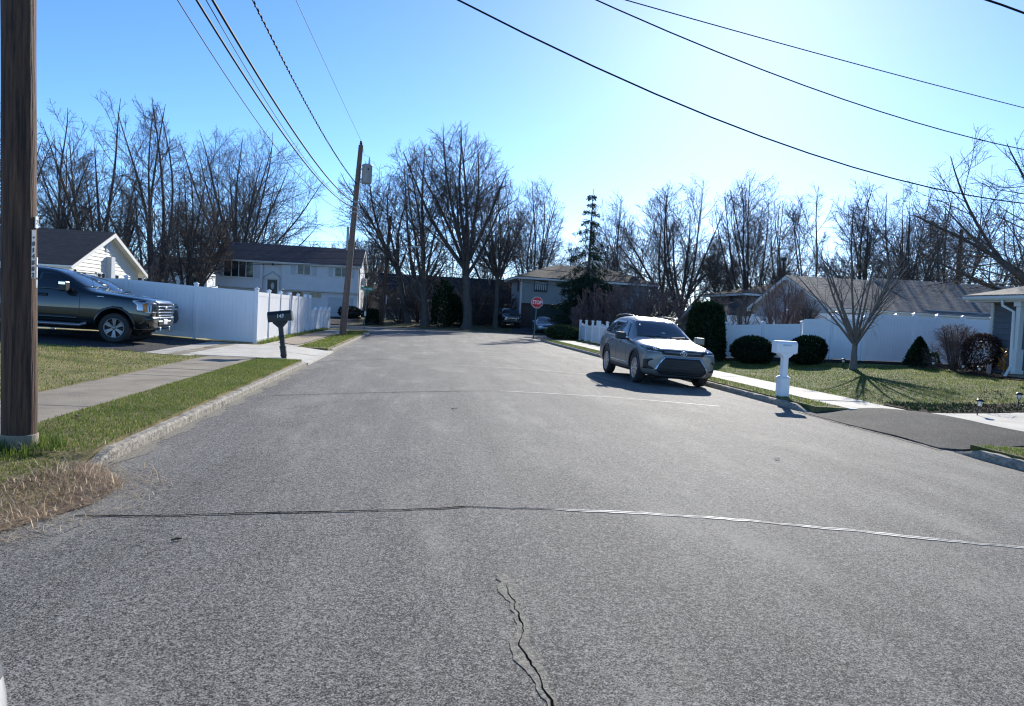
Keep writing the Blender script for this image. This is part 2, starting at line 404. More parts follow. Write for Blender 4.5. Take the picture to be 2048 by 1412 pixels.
def cdt(poly, step, holes=()):
    pts = []; edges = []
    def addloop(lp):
        b = len(pts); ring = []
        for i, p in enumerate(lp):
            q = lp[(i+1) % len(lp)]
            n = max(1, int(math.ceil(math.hypot(q[0]-p[0], q[1]-p[1])/step)))
            for k in range(n): ring.append((p[0]+(q[0]-p[0])*k/n, p[1]+(q[1]-p[1])*k/n))
        pts.extend(ring); edges.extend((b+i, b+(i+1) % len(ring)) for i in range(len(ring)))
        return ring
    addloop(poly)
    P = np.array(poly)
    x0, y0 = P.min(0); x1, y1 = P.max(0)
    gx = np.arange(x0+step*0.5, x1, step); gy = np.arange(y0+step*0.5, y1, step)
    if len(gx) and len(gy):
        G = np.stack(np.meshgrid(gx, gy), -1).reshape(-1, 2)
        G = G[inside(P, G, step*0.3)]
        pts.extend(map(tuple, G))
    r = delaunay_2d_cdt([Vector(p) for p in pts], edges, [], 1, 1e-5)
    return [(v.x, v.y) for v in r[0]], r[2]
def inside(P, G, margin=0.0):
    c = np.zeros(len(G), bool); n = len(P); dm = np.full(len(G), 1e9)
    for i in range(n):
        a = P[i]; b = P[(i+1) % n]
        cond = (a[1] > G[:, 1]) != (b[1] > G[:, 1])
        with np.errstate(divide='ignore', invalid='ignore'):
            xx = (b[0]-a[0])*(G[:, 1]-a[1])/(b[1]-a[1]+1e-12)+a[0]
        c ^= cond & (G[:, 0] < xx)
        if margin:
            ab = b-a; t = np.clip(((G-a)@ab)/(ab@ab+1e-12), 0, 1)
            dm = np.minimum(dm, np.linalg.norm(G-(a+t[:, None]*ab), axis=1))
    return c & (dm > margin) if margin else c

def smooth01(t): t = min(1.0, max(0.0, t)); return t*t*(3-2*t)
# ground heights: verges stand a little above the gutter, the right lawn rises to its fence
def road_z(x, y):
    k = 1.0-smooth01((y-44)/7.0)
    return -0.08*k*min(1.6, ((x-2.42)/5.3)**2)
def H(x, y):
    if y > 59.0: return 0.06+0.42*smooth01((y-60)/11.0)
    if x < 2:
        z = 0.06+0.19*smooth01((-5.9-x)/5.0)
        if y < 7.5:                                  # the worn kerb end slopes into the road
            t = smooth01((-2.62-x)/1.5)*smooth01((y-4.5)/1.2) if x > -6 else smooth01((y-4.2)/1.2); z = z*t-0.074*(1-t)
    else: z = 0.06+0.44*smooth01((x-10.2)/7.5)
    return z
def sheet(name, poly, material, step=1.0, dz=0.0, hf=H, skirt=0.0, k='structure'):
    v2, fs = cdt(poly, step)
    V = [(x, y, hf(x, y)+dz) for x, y in v2]
    F = [tuple(f) for f in fs]
    if skirt:
        cnt = {}
        for f in F:
            for i in range(len(f)):
                e = (f[i], f[(i+1) % len(f)]); cnt[tuple(sorted(e))] = cnt.get(tuple(sorted(e)), 0)+1
        be = [e for e, n in cnt.items() if n == 1]; mp = {}
        for a, b in be:
            for q in (a, b):
                if q not in mp: mp[q] = len(V); V.append((V[q][0], V[q][1], V[q][2]-skirt))
            F.append((a, b, mp[b], mp[a]))
    mb = MB(); mb.add(V, F, False)
    o = mb.build(name, material)
    if k: kind(o, k)
    return o
# ------------------------------------------------------------------ trees and plants
def tubes_np(P, Rr, n):
    """P (B,K,3) polylines, Rr (B,K) radii -> verts, quads"""
    B, K, _ = P.shape
    T = np.gradient(P, axis=1); T /= np.linalg.norm(T, axis=2, keepdims=True)+1e-9
    ref = np.where(np.abs(T[:, :1, 2:3]) > 0.8, np.array([[[1.0, 0.13, 0]]]), np.array([[[0.11, 0.07, 1.0]]]))
    A = np.cross(T, np.broadcast_to(ref, T.shape)); A /= np.linalg.norm(A, axis=2, keepdims=True)+1e-9
    C = np.cross(T, A)
    g = np.arange(n)*2*np.pi/n
    V = P[:, :, None, :]+Rr[:, :, None, None]*(A[:, :, None, :]*np.cos(g)[None, None, :, None]+C[:, :, None, :]*np.sin(g)[None, None, :, None])
    V = V.reshape(-1, 3)
    k = np.arange(n); k2 = (k+1) % n
    q = np.stack([k, k2, k2+n, k+n], 1)                       # (n,4)
    base = (np.arange(B)[:, None]*K+np.arange(K-1)[None, :]).reshape(-1, 1, 1)*n
    return V, (q[None]+base).reshape(-1, 4)
def joinm(parts):
    Vs = []; Fs = []; b = 0
    for V, F in parts: Vs.append(V); Fs.append(F+b); b += len(V)
    return np.concatenate(Vs), np.concatenate(Fs)

def perp(T, rs):
    r = rs.normal(size=T.shape); r -= T*np.sum(r*T, -1, keepdims=True)
    return r/(np.linalg.norm(r, axis=-1, keepdims=True)+1e-9)
def polyl(start, d, L, K, trop, wander, rs, curve=None):
    B = len(start); P = np.zeros((B, K, 3)); P[:, 0] = start; d = d.copy()
    w = rs.normal(size=(B, 3))*wander
    for i in range(1, K):
        w = 0.55*w+rs.normal(size=(B, 3))*wander
        d = d+w/K*3.0; d[:, 2] += trop/K*2.0
        d /= np.linalg.norm(d, axis=1, keepdims=True)+1e-9
        P[:, i] = P[:, i-1]+d*(L/(K-1))[:, None]
    return P
def clip_env(P, env):
    """end each branch where it leaves the rounded dome of the crown (each with its own small overshoot)"""
    c, a = env; B, K, _ = P.shape
    Z = (P-c)/a; Z[:, :, 2] = np.maximum(Z[:, :, 2], 0.0)
    q = (np.abs(Z)**2.3).sum(2)**(1/2.3)
    lim = 0.86+0.16*np.abs(np.sin(P[:, 0].sum(1)*37.0+P[:, -1].sum(1)*11.0))
    out = q > lim[:, None]; out[:, 0] = False
    i = np.where(out.any(1), out.argmax(1), K)
    f = np.ones(B); k = np.where(i < K)[0]
    if len(k):
        j = i[k]; q0, q1 = q[k, j-1], q[k, j]
        f[k] = (j-1+np.clip((lim[k]-q0)/(q1-q0+1e-6), 0.05, 1.0))/(K-1)
    f = np.clip(f, 0.16, 1.0)
    t = np.linspace(0, 1, K)[None]*f[:, None]*(K-1); n = np.minimum(t.astype(int), K-2); fr = (t-n)[..., None]
    bi = np.arange(B)[:, None]
    return P[bi, n]*(1-fr)+P[bi, n+1]*fr
def spawn(P, Rr, n, t0, t1, ang, ratio, K, trop, wander, rs, env=None, rk=0.6, rtip=0.006, lmin=0.25, upb=0.0):
    B, Kp, _ = P.shape
    seg = np.linalg.norm(np.diff(P, axis=1), axis=2).sum(1)
    t = (np.arange(n)+rs.uniform(0.1, 0.9, (B, n)))/n
    t = t0+(t1-t0)*t
    f = t*(Kp-1); i = np.clip(f.astype(int), 0, Kp-2); fr = f-i
    bi = np.arange(B)[:, None]
    st = P[bi, i]*(1-fr)[..., None]+P[bi, i+1]*fr[..., None]
    tn = P[bi, i+1]-P[bi, i]; tn /= np.linalg.norm(tn, axis=-1, keepdims=True)+1e-9
    r0 = (Rr[bi, i]*(1-fr)+Rr[bi, i+1]*fr)*rk
    a = np.radians(rs.uniform(ang[0], ang[1], (B, n)))
    pp = perp(tn, rs)
    if upb:
        pp[..., 2] += upb; pp -= tn*np.sum(pp*tn, -1, keepdims=True); pp /= np.linalg.norm(pp, axis=-1, keepdims=True)+1e-9
    d = tn*np.cos(a)[..., None]+pp*np.sin(a)[..., None]
    L = seg[:, None]*ratio*(1-0.55*t)*rs.uniform(0.65, 1.25, (B, n))
    L = np.maximum(L, lmin)
    st = st.reshape(-1, 3); d = d.reshape(-1, 3); L = L.ravel(); r0 = np.maximum(r0.ravel(), rtip*1.3)
    keep = (rs.rand(B, n) < np.clip(seg/(1.05*np.median(seg)+1e-6), 0.12, 1.0)[:, None]).ravel()   # short parents carry fewer shoots
    st, d, L, r0 = st[keep], d[keep], L[keep], r0[keep]
    Q = polyl(st, d, L, K, trop, wander, rs)
    if env is not None: Q = clip_env(Q, env)
    s = np.linspace(0, 1, K)[None]
    Rq = r0[:, None]*(1-s)+rtip*s
    return Q, Rq

def tree(name, label, base, Ht, Wd, style='oak', lean=(0, 0), seed=1, tr=0.3, group=None, bark=None, twig=None,
         cat='tree', dens=1.0, limbs=None, fork=None, tipk=1.0, spread=None, low=0.0):
    rs = np.random.RandomState(seed)
    bark = bark or M['bark']; twig = twig or M['twig']
    root = thing(name, label, cat, base, 0, group)
    lean = np.array([lean[0], lean[1], 0.0])
    P = dict(oak=(0.24, 9, (22, 62), 0.20, 1.0), vase=(0.30, 8, (12, 36), 0.22, 1.0), multi=(0.03, 10, (3, 17), 0.30, 0.9),
             upright=(0.30, 8, (14, 36), 0.45, 1.0), bush=(0.02, 16, (8, 58), 0.1, 1.0), young=(0.22, 12, (16, 56), 0.10, 1.0))[style]
    fk = fork if fork is not None else P[0]; nl = int((limbs or P[1])*(1.25 if style in ('oak', 'vase', 'multi') else 1)); ang = spread or P[2]
    zc = Ht*0.55; env = (np.array([0, 0, zc])+lean*0.9, np.array([Wd/2, Wd/2, Ht-zc]))
    if style in ('multi', 'upright'): env = (np.array([0, 0, Ht*0.6])+lean*0.9, np.array([Wd/2, Wd/2, Ht*0.4]))
    tips = 0.0125*tipk
    tb = []
    K1 = 12
    # trunk
    hT = Ht*fk if style != 'upright' else Ht*0.94
    tz = np.linspace(0, 1, K1)
    tp = np.zeros((1, K1, 3)); tp[0, :, 2] = tz*hT-0.15*(1-tz)
    tp[0, :, :2] += lean[None, :2]*(tz[:, None]*hT/Ht)**1.2
    tp[0, 1:, :2] += np.cumsum(rs.normal(size=(K1-1, 2))*hT*0.006, axis=0)
    if style == 'upright': trr = tr*(1-tz)**0.9+0.02
    else: trr = tr*(1.0-0.28*tz)
    trr = (trr*(1+0.5*np.exp(-tz*hT/0.45)))[None]
    if style not in ('multi', 'bush'): tb.append(tubes_np(tp, trr, 9))
    # limbs
    az = (np.arange(nl)+rs.uniform(-0.35, 0.35, nl))*2.399963
    an = np.radians(rs.uniform(ang[0], ang[1], nl)); 
    if style == 'oak': an[:2] = np.radians(rs.uniform(4, 16, 2))
    if style == 'upright':
        tt = np.linspace(0.28, 0.92, nl)
    elif style in ('multi', 'bush'): tt = np.zeros(nl)+0.01
    else: tt = np.clip(1.0-rs.uniform(0, P[3]/max(fk, 0.05)*0.4, nl), 0.45, 1.0); tt[:2] = 1.0
    ii = np.clip((tt*(K1-1)).astype(int), 0, K1-1)
    st = tp[0, ii].copy()
    if style in ('multi', 'bush'):
        st[:, 0] += np.cos(az)*tr*1.5; st[:, 1] += np.sin(az)*tr*1.5
    d = np.stack([np.cos(az)*np.sin(an), np.sin(az)*np.sin(an), np.cos(an)], 1)
    d += lean[None]/max(Ht, 1)*0.7
    d /= np.linalg.norm(d, axis=1, keepdims=True)
    if style == 'upright': L = (Ht-st[:, 2])*0.42*rs.uniform(0.8, 1.15, nl)+0.6
    else: L = np.full(nl, (Ht-hT)*1.30)*rs.uniform(0.85, 1.0, nl)
    trop = dict(oak=0.21, vase=0.22, multi=0.14, upright=0.5, bush=0.15, young=0.10)[style]
    KL = 14
    lp = polyl(st, d, L, KL, trop, 0.15 if style != 'young' else 0.06, rs)
    lp = clip_env(lp, env)
    s = np.linspace(0, 1, KL)[None]
    r0 = tr*(0.47 if style in ('oak', 'vase') else (0.55 if style != 'upright' else 0.28))*rs.uniform(0.7, 1.05, (nl, 1))
    if style in ('multi',): r0 = tr*rs.uniform(0.55, 0.85, (nl, 1))
    if style in ('bush', 'young'): r0 = tr*0.42*rs.uniform(0.7, 1.1, (nl, 1))
    lr = r0*(1-s)**0.85+tips*1.6
    tb.append(tubes_np(lp, lr, 7))
    if style == 'upright':
        lp = np.concatenate([lp, polyl(tp[0, -2:-1], np.array([[0, 0, 1.0]]), np.array([Ht*0.06]), KL, 0.2, 0.05, rs)]); lr = np.concatenate([lr, np.full((1, KL), 0.02)])
    V, F = joinm(tb)
    mesh_np('trunk', V, F, bark, root, True)
    # secondary and finer wood
    n2 = dict(oak=13, vase=14, multi=16, upright=9, bush=5, young=6)[style]; n2 = max(3, int(n2*dens))
    a2 = dict(oak=(25, 62), vase=(24, 58), multi=(22, 56), upright=(22, 50), bush=(18, 50), young=(15, 38))[style]
    rat = dict(oak=0.60, vase=0.56, multi=0.36, upright=0.5, bush=0.5, young=0.50)[style]
    p2, q2 = spawn(lp, lr, n2, 0.16+low, 0.97, a2, rat, 9, 0.14, 0.16 if style != 'young' else 0.07, rs, env, 0.40, tips*0.95, 0.3)
    # a few mid limbs straight on the trunk too
    n3 = max(2, int((9 if style not in ('bush', 'young') else (6 if style == 'bush' else 3))*dens))
    p3, q3 = spawn(p2, q2, n3, 0.12, 0.97, (22, 60), 0.55, 6, 0.06, 0.17, rs, env, 0.48, tips*0.75, 0.25)
    n4 = max(2, int((8 if style != 'young' else 3)*dens))
    p4, q4 = spawn(p3, q3, n4, 0.12, 1.0, (20, 62), 0.62, 4, 0.02, 0.17, rs, env, 0.7, tips*0.5, 0.22)
    p5, q5 = spawn(p2, q2, n3, 0.3, 1.0, (20, 60), 0.25, 4, 0.1, 0.15, rs, env, 0.4, tips*0.6, 0.3)
    V, F = joinm([tubes_np(p2, q2, 5), tubes_np(p3, q3, 4), tubes_np(p4, q4, 3), tubes_np(p5, q5, 3)])
    mesh_np('crown', V, F, twig, root, True)
    return root

def leaf_quads(P, D, size, rs, asp=0.5, up=None):
    """one small leaf (quad) per point, long axis along D"""
    n = len(P); D = D/(np.linalg.norm(D, axis=1, keepdims=True)+1e-9)
    A = perp(D, rs); s = size*rs.uniform(0.6, 1.3, (n, 1))
    V = np.stack([P-A*s*asp*0.5, P+D*s*0.5-A*s*asp*0.35, P+D*s, P+A*s*asp*0.5], 1)
    V[:, 1] = P+D*s*0.45-A*s*asp*0.5; V[:, 3] = P+D*s*0.45+A*s*asp*0.5; V[:, 0] = P
    F = np.arange(4*n).reshape(n, 4)
    return V.reshape(-1, 3), F
def shrub(name, label, base, rx, ry, hz, material, n=7000, leaf=0.07, seed=3, shape='round', cat='shrub', group=None, rag=0.10, core=True, upd=0.35):
    rs = np.random.RandomState(seed)
    root = thing(name, label, cat, base, 0, group)
    u = rs.normal(size=(n, 3)); u /= np.linalg.norm(u, axis=1, keepdims=True)
    # lumpy radius
    lum = np.zeros(n)
    for _ in range(9):
        c = rs.normal(size=3); c /= np.linalg.norm(c)
        lum += rs.uniform(-1, 1)*np.exp(-((1-u@c)/0.25))
    r = (1+rag*lum)*np.clip(1-np.abs(rs.normal(size=n))*0.10, 0.5, 1.0)+rs.normal(size=n)*0.018
    P = u*r[:, None]
    zz = (P[:, 2]+1)/2
    if shape == 'cone':
        k = np.clip(1.12*(1-np.clip(zz, 0, 1))**0.75, 0.04, 1.0)/np.sqrt(np.clip(1-(2*zz-1)**2, 0.05, 1)); P[:, 0] *= np.clip(k, 0, 1.6); P[:, 1] *= np.clip(k, 0, 1.6)
    if shape == 'column':
        k = np.clip(1.0/np.sqrt(np.clip(1-(2*zz-1)**2, 0.16, 1)), 1, 2.2)*(1-0.30*zz**2.2); P[:, 0] *= k*0.92; P[:, 1] *= k*0.92
    Q = np.stack([P[:, 0]*rx, P[:, 1]*ry, np.clip(zz, 0.01, 1.2)*hz], 1)
    D = u*0.8+rs.normal(size=(n, 3))*0.55; D[:, 2] += upd
    V, F = leaf_quads(Q, D, leaf, rs)
    t = np.repeat(np.clip(rs.beta(1.6, 2.4, n)+0.10*lum, 0, 1), 4)
    mesh_np('foliage', V, F, material, root, False, t)
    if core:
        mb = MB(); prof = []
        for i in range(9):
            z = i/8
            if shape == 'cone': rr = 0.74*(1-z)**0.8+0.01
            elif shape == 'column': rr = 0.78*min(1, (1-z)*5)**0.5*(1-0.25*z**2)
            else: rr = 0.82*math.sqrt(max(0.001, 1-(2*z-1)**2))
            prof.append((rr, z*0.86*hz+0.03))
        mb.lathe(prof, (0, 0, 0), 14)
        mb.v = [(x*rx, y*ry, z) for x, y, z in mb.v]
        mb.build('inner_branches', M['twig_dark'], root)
    return root

def spruce(label, base, Ht, Wd, seed=5):
    rs = np.random.RandomState(seed)
    root = thing('spruce_tree', label, 'tree', base)
    z = np.linspace(0, 1, 12); tp = np.zeros((1, 12, 3)); tp[0, :, 2] = z*Ht
    V, F = tubes_np(tp, (0.24*(1-z)+0.02)[None], 8); TV, TF = V, F
    st = []; dr = []; LL = []
    zz = 0.6
    while zz < Ht*0.985:
        f = zz/Ht; n = 7 if f < 0.45 else 5
        L = Wd/2*((1-f)**0.85)
        a0 = rs.uniform(0, 6.28)
        for k in range(n):
            if f > 0.45 and rs.rand() < 0.12: continue
            a = a0+k*6.283/n+rs.uniform(-0.3, 0.3); e = rs.uniform(-0.1, 0.22) if f < 0.8 else rs.uniform(0.3, 0.8)
            st.append((0, 0, zz+rs.uniform(-0.12, 0.12))); dr.append((math.cos(a)*math.cos(e), math.sin(a)*math.cos(e), math.sin(e))); LL.append(max(0.25, L*rs.uniform(0.65, 1.15)))
        zz += 0.32 if f < 0.40 else 0.66
    st = np.array(st); dr = np.array(dr); LL = np.array(LL); n = len(st); K = 9
    P = np.zeros((n, K, 3)); P[:, 0] = st; d = dr.copy()
    for i in range(1, K):
        d[:, 2] += (-0.16 if i < 5 else 0.10); d /= np.linalg.norm(d, axis=1, keepdims=True)
        P[:, i] = P[:, i-1]+d*(LL/(K-1))[:, None]
    s = np.linspace(0, 1, K)[None]
    Vb, Fb = tubes_np(P, np.maximum(0.012, LL[:, None]*0.014*(1-s)), 4)
    V, F = joinm([(TV, TF), (Vb, Fb)]); mesh_np('trunk', V, F, M['bark'], root, True)
    # hanging sprays with needles
    pos = []; D = []
    for b in range(n):
        m_ = int((24 if st[b][2] < Ht*0.42 else 11)*LL[b])+5
        t = rs.uniform(0.10, 1.0, m_)*(K-1); i = np.minimum(t.astype(int), K-2); fr = (t-i)[:, None]
        p = P[b, i]*(1-fr)+P[b, i+1]*fr
        tn = P[b, i+1]-P[b, i]; tn /= np.linalg.norm(tn, axis=1, keepdims=True)
        side = rs.normal(size=(m_, 3)); 
        dd = tn*0.7+side*0.45; dd[:, 2] -= rs.uniform(0.2, 1.1, m_)
        pos.append(p); D.append(dd)
        # side shoots fan out flat
        q = p+np.cross(tn, [0, 0, 1.0])*rs.uniform(-1, 1, (m_, 1))*LL[b]*0.20; q[:, 2] -= rs.uniform(0, 0.18, m_)
        pos.append(q); D.append(dd)
    pos = np.concatenate(pos); D = np.concatenate(D)
    pos = np.repeat(pos, 3, 0)+rs.normal(size=(len(pos)*3, 3))*0.07; D = np.repeat(D, 3, 0)+rs.normal(size=(len(D)*3, 3))*0.35
    V, F = leaf_quads(pos, D, 0.26, rs, 0.20)
    mesh_np('crown', V, F, M['needle'], root, False, np.repeat(rs.beta(1.6, 2.2, len(pos)), 4))
    return root

def blades(name, label, cat, polys, material, seed, hf=H, dz=0.0, tintf=None, lay=0.3):
    """polys: list of (polygon, blades per m2, height, width)"""
    rs = np.random.RandomState(seed); Vs = []; Ts = []
    for poly, dn, hgt, wid in polys:
        Pm = np.array(poly); x0, y0 = Pm.min(0); x1, y1 = Pm.max(0)
        n = int((x1-x0)*(y1-y0)*dn); G = np.stack([rs.uniform(x0, x1, n), rs.uniform(y0, y1, n)], 1)
        G = G[inside(Pm, G)]; n = len(G)
        z = np.array([hf(a, b) for a, b in G])+dz
        B = np.column_stack([G, z])
        ph = np.sin(G[:, 0]*2.1+1.3*np.sin(G[:, 1]*1.7))*0.5+np.sin(G[:, 1]*3.3+G[:, 0]*1.1)*0.5
        a = rs.uniform(0, 6.283, n); h = hgt*rs.uniform(0.35, 1.25, n)*(1+0.3*ph); w = wid*rs.uniform(0.6, 1.4, n)
        b = rs.uniform(0.1, 1.0, n)*lay*2 if lay < 0.9 else np.where(rs.rand(n) < 0.16, rs.uniform(0.4, 0.9, n), rs.uniform(0.9, 1.3, n))
        dx, dy = np.cos(a), np.sin(a); sd_ = np.stack([-dy, dx, np.zeros(n)], 1)*w[:, None]*0.5
        out = np.stack([dx, dy, np.zeros(n)], 1)
        mid = B+out*(b*h*0.35)[:, None]; mid[:, 2] += h*0.6*np.clip(1.2-b, 0.1, 1)
        tip = B+out*(b*h*1.1)[:, None]; tip[:, 2] += h*np.clip(1.15-b*0.9, 0.04, 1)
        V = np.stack([B-sd_, B+sd_, mid+sd_*0.7, tip, mid-sd_*0.7], 1)
        Vs.append(V.reshape(-1, 3))
        tt = np.clip(rs.beta(1.5, 2.6, n)+0.16*ph+(tintf(G) if tintf else 0), 0, 1); Ts.append(np.repeat(tt, 5))
    V = np.concatenate(Vs); n = len(V)//5
    b = np.arange(n)[:, None]*5
    F = np.concatenate([b+np.array([[0, 1, 2, 4]]), b+np.array([[4, 2, 3, 3]])])
    F3 = F  # the tip triangle is given as a degenerate quad
    me = bpy.data.meshes.new(name)
    quads = (b+np.array([[0, 1, 2, 4]])).astype(np.int32); tris = (b+np.array([[4, 2, 3]])).astype(np.int32)
    me.vertices.add(len(V)); me.vertices.foreach_set('co', V.astype(np.float32).ravel())
    li = np.concatenate([quads.ravel(), tris.ravel()]); me.loops.add(len(li)); me.loops.foreach_set('vertex_index', li)
    me.polygons.add(2*n); me.polygons.foreach_set('loop_start', np.concatenate([np.arange(n)*4, 4*n+np.arange(n)*3]).astype(np.int32))
    me.update(calc_edges=True)
    at = me.attributes.new('tint', 'FLOAT', 'POINT'); at.data.foreach_set('value', np.concatenate(Ts).astype(np.float32))
    me.materials.append(material)
    o = link(bpy.data.objects.new(name, me)); tag(o, label, cat); kind(o, 'stuff')
    return o

# ------------------------------------------------------------------ vehicles
def mesh_from_eval(o):
    dg = bpy.context.evaluated_depsgraph_get(); dg.update()
    return bpy.data.meshes.new_from_object(o.evaluated_get(dg), depsgraph=dg)
def body_mesh(st, levels=2):
    V = []; n = 12
    for (x, w, zb, zm, zbelt, wt, zt) in st:
        half = [(0, zb), (w*0.80, zb), (w*0.965, zb+0.07), (w, zm), (w*0.975, zbelt), (wt, zt-0.045), (wt*0.72, zt), (0, zt+0.02)]
        ring = [(-y, z) for y, z in half[1:-1]][::-1]
        V += [(x, y, z) for y, z in half]+[(x, y, z) for y, z in ring]
    k = 14; F = []
    ns = len(st)
    for i in range(ns-1):
        for j in range(k): F.append((i*k+j, i*k+(j+1) % k, (i+1)*k+(j+1) % k, (i+1)*k+j))
    def cap(b, rev):
        # right side index j (1..6), left mirror of j is 14-j
        fs = [(b, b+1, b+13)]+[(b+j, b+j+1, b+14-j-1, b+14-j) for j in range(1, 6)]+[(b+6, b+7, b+8)]
        return [f[::-1] if rev else f for f in fs]
    F += cap(0, True)+cap((ns-1)*k, False)
    me = bpy.data.meshes.new('body'); me.from_pydata(V, [], F); me.update()
    bm = bmesh.new(); bm.from_mesh(me); bmesh.ops.recalc_face_normals(bm, faces=bm.faces); bm.to_mesh(me); bm.free()
    o = bpy.data.objects.new('tmp', me); S.collection.objects.link(o)
    md = o.modifiers.new('s', 'SUBSURF'); md.levels = levels; md.render_levels = levels
    r = mesh_from_eval(o); bpy.data.objects.remove(o); 
    return r
def bvh_of(me):
    return BVHTree.FromPolygons([v.co.copy() for v in me.vertices], [list(p.vertices) for p in me.polygons])
def cut_wells(me, xs, rad, zc, yin=0.52):
    o = bpy.data.objects.new('tmp', me); S.collection.objects.link(o)
    cut = MB()
    for x in xs:
        for s in (-1, 1):
            pr = [(rad*math.cos(a), rad*math.sin(a)) for a in np.linspace(0, 2*math.pi, 36, endpoint=False)]
            cut.prism([(x+p, zc+q) for p, q in pr], 'y', s*yin, s*1.4)
    c = cut.build('tmpc', M['well'])
    md = o.modifiers.new('b', 'BOOLEAN'); md.operation = 'DIFFERENCE'; md.object = c; md.solver = 'EXACT'
    r = mesh_from_eval(o)
    bpy.data.objects.remove(o); bpy.data.objects.remove(c)
    return r
def decal(name, poly, axis, bv, material, parent, off=0.006, step=0.06, thick=0.012, sink=0.0, holes=()):
    """a panel of its own that follows the body surface; axis: 'x' front, 'X' rear, 'y' left, 'Y' right side, 'z' from above"""
    v2, fs = cdt(poly, step)
    dirs = dict(x=Vector((-1, 0, 0)), X=Vector((1, 0, 0)), y=Vector((0, -1, 0)), Y=Vector((0, 1, 0)), z=Vector((0, 0, -1)))
    d = dirs[axis]
    V = []
    for a, b in v2:
        o = {'x': Vector((3, a, b)), 'X': Vector((-9, a, b)), 'y': Vector((a, 3, b)), 'Y': Vector((a, -3, b)), 'z': Vector((a, b, 5))}[axis]
        h = bv.ray_cast(o, d)
        if h[0] is None:
            h = bv.find_nearest(o+d*2.0 if axis in 'yY' else o+d*3.0)
        nrm = h[1] if h[1].dot(d) < 0 else -h[1]
        V.append(h[0]+nrm*off+d*sink)
    F = [tuple(f) for f in fs]
    cnt = {}
    for f in F:
        for i in range(len(f)):
            e = (f[i], f[(i+1) % len(f)]); cnt.setdefault(tuple(sorted(e)), []).append(e)
    n = len(V); V += [v+d*thick for v in V]
    F2 = [tuple(i+n for i in f[::-1]) for f in F]
    sd_ = [(b, a, a+n, b+n) for k_, es in cnt.items() if len(es) == 1 for a, b in es]
    mb = MB(); mb.add(V, F, True); 
    mb.f += F2+sd_; mb.sm += [False]*(len(F2)+len(sd_))
    return mb.build(name, material, parent)
def arc(cx, cz, r0, r1, a0, a1, n=16):
    o = [(cx+r1*math.cos(a), cz+r1*math.sin(a)) for a in np.linspace(a0, a1, n)]
    i = [(cx+r0*math.cos(a), cz+r0*math.sin(a)) for a in np.linspace(a1, a0, n)]
    return o+i
def make_wheel(parent, x, y, z, rad, wid, side, spokes=6, rimk=0.70, spoke_w=0.05, double=True, rim_mat=None, rot=0.0):
    """side +1: outer face towards +y"""
    w = thing('wheel', '', '', (x, y, z)); del w['label']; del w['category']; w.parent = parent
    t = MB(); hw = wid/2
    t.lathe([(rad*rimk, -hw*0.8), (rad*0.90, -hw), (rad*0.985, -hw*0.8), (rad, -hw*0.4), (rad, hw*0.4), (rad*0.985, hw*0.8), (rad*0.90, hw), (rad*rimk*1.01, hw*0.82), (rad*rimk*0.97, hw*0.4)], (0, 0, 0), 32, 'y')
    t.build('tyre', M['rubber'], w)
    r = MB(); R1 = rad*rimk; o = side*hw
    prof = [(R1*1.01, o*0.84), (R1*0.99, o*0.90), (R1*0.93, o*0.86), (R1*0.90, o*0.55), (R1*0.88, -o*0.2)]
    r.lathe(prof, (0, 0, 0), 32, 'y')
    r.lathe([(0.001, o*0.80), (R1*0.15, o*0.80), (R1*0.20, o*0.72), (R1*0.20, o*0.2)], (0, 0, 0), 16, 'y')
    for k in range(spokes):
        a = rot+2*math.pi*k/spokes
        for dd in ((-0.13, 0.13) if double else (0,)):
            u = Vector((math.cos(a+dd), 0, math.sin(a+dd))); v = Vector((-u.z, 0, u.x))
            c0 = u*(R1*0.16); c1 = u*(R1*0.95)
            sw = spoke_w if not double else spoke_w*0.62
            yy = Vector((0, side, 0))
            b0 = hw*0.74; b1 = hw*0.84
            vs = [c0+v*sw*0.8+yy*b0, c0-v*sw*0.8+yy*b0, c1-v*sw*1.05+yy*b1, c1+v*sw*1.05+yy*b1]
            vs += [p-yy*0.05 for p in vs]
            r.add(vs, [(0, 1, 2, 3), (4, 7, 6, 5), (0, 4, 5, 1), (1, 5, 6, 2), (2, 6, 7, 3), (3, 7, 4, 0)])
    r.build('rim', rim_mat or M['alloy'], w)
    dk = MB(); dk.lathe([(0.001, o*0.12), (R1*0.9, o*0.12)], (0, 0, 0), 24, 'y'); dk.lathe([(R1*0.55, o*0.30), (R1*0.56, o*0.14)], (0, 0, 0), 24, 'y')
    dk.build('brake_disc', M['dark_plastic'], w)
    return w
def mirror_part(parent, x, y, z, side, material, sz=(0.11, 0.13, 0.10)):
    mb = MB(); s = side
    mb.bbox(x-sz[0], x+sz[0], min(y, y+s*sz[1]*2), max(y, y+s*sz[1]*2), z-sz[2], z+sz[2], 0.035)
    mb.obox((x, y-s*0.06, z-sz[2]*0.8), (1, 0, 0), (0, 1, 0), (0, 0, 1), 0.04, 0.09, 0.025)
    return mb.build('mirror', material, parent)
def sym(poly): return [(-a, b) for a, b in poly][::-1]

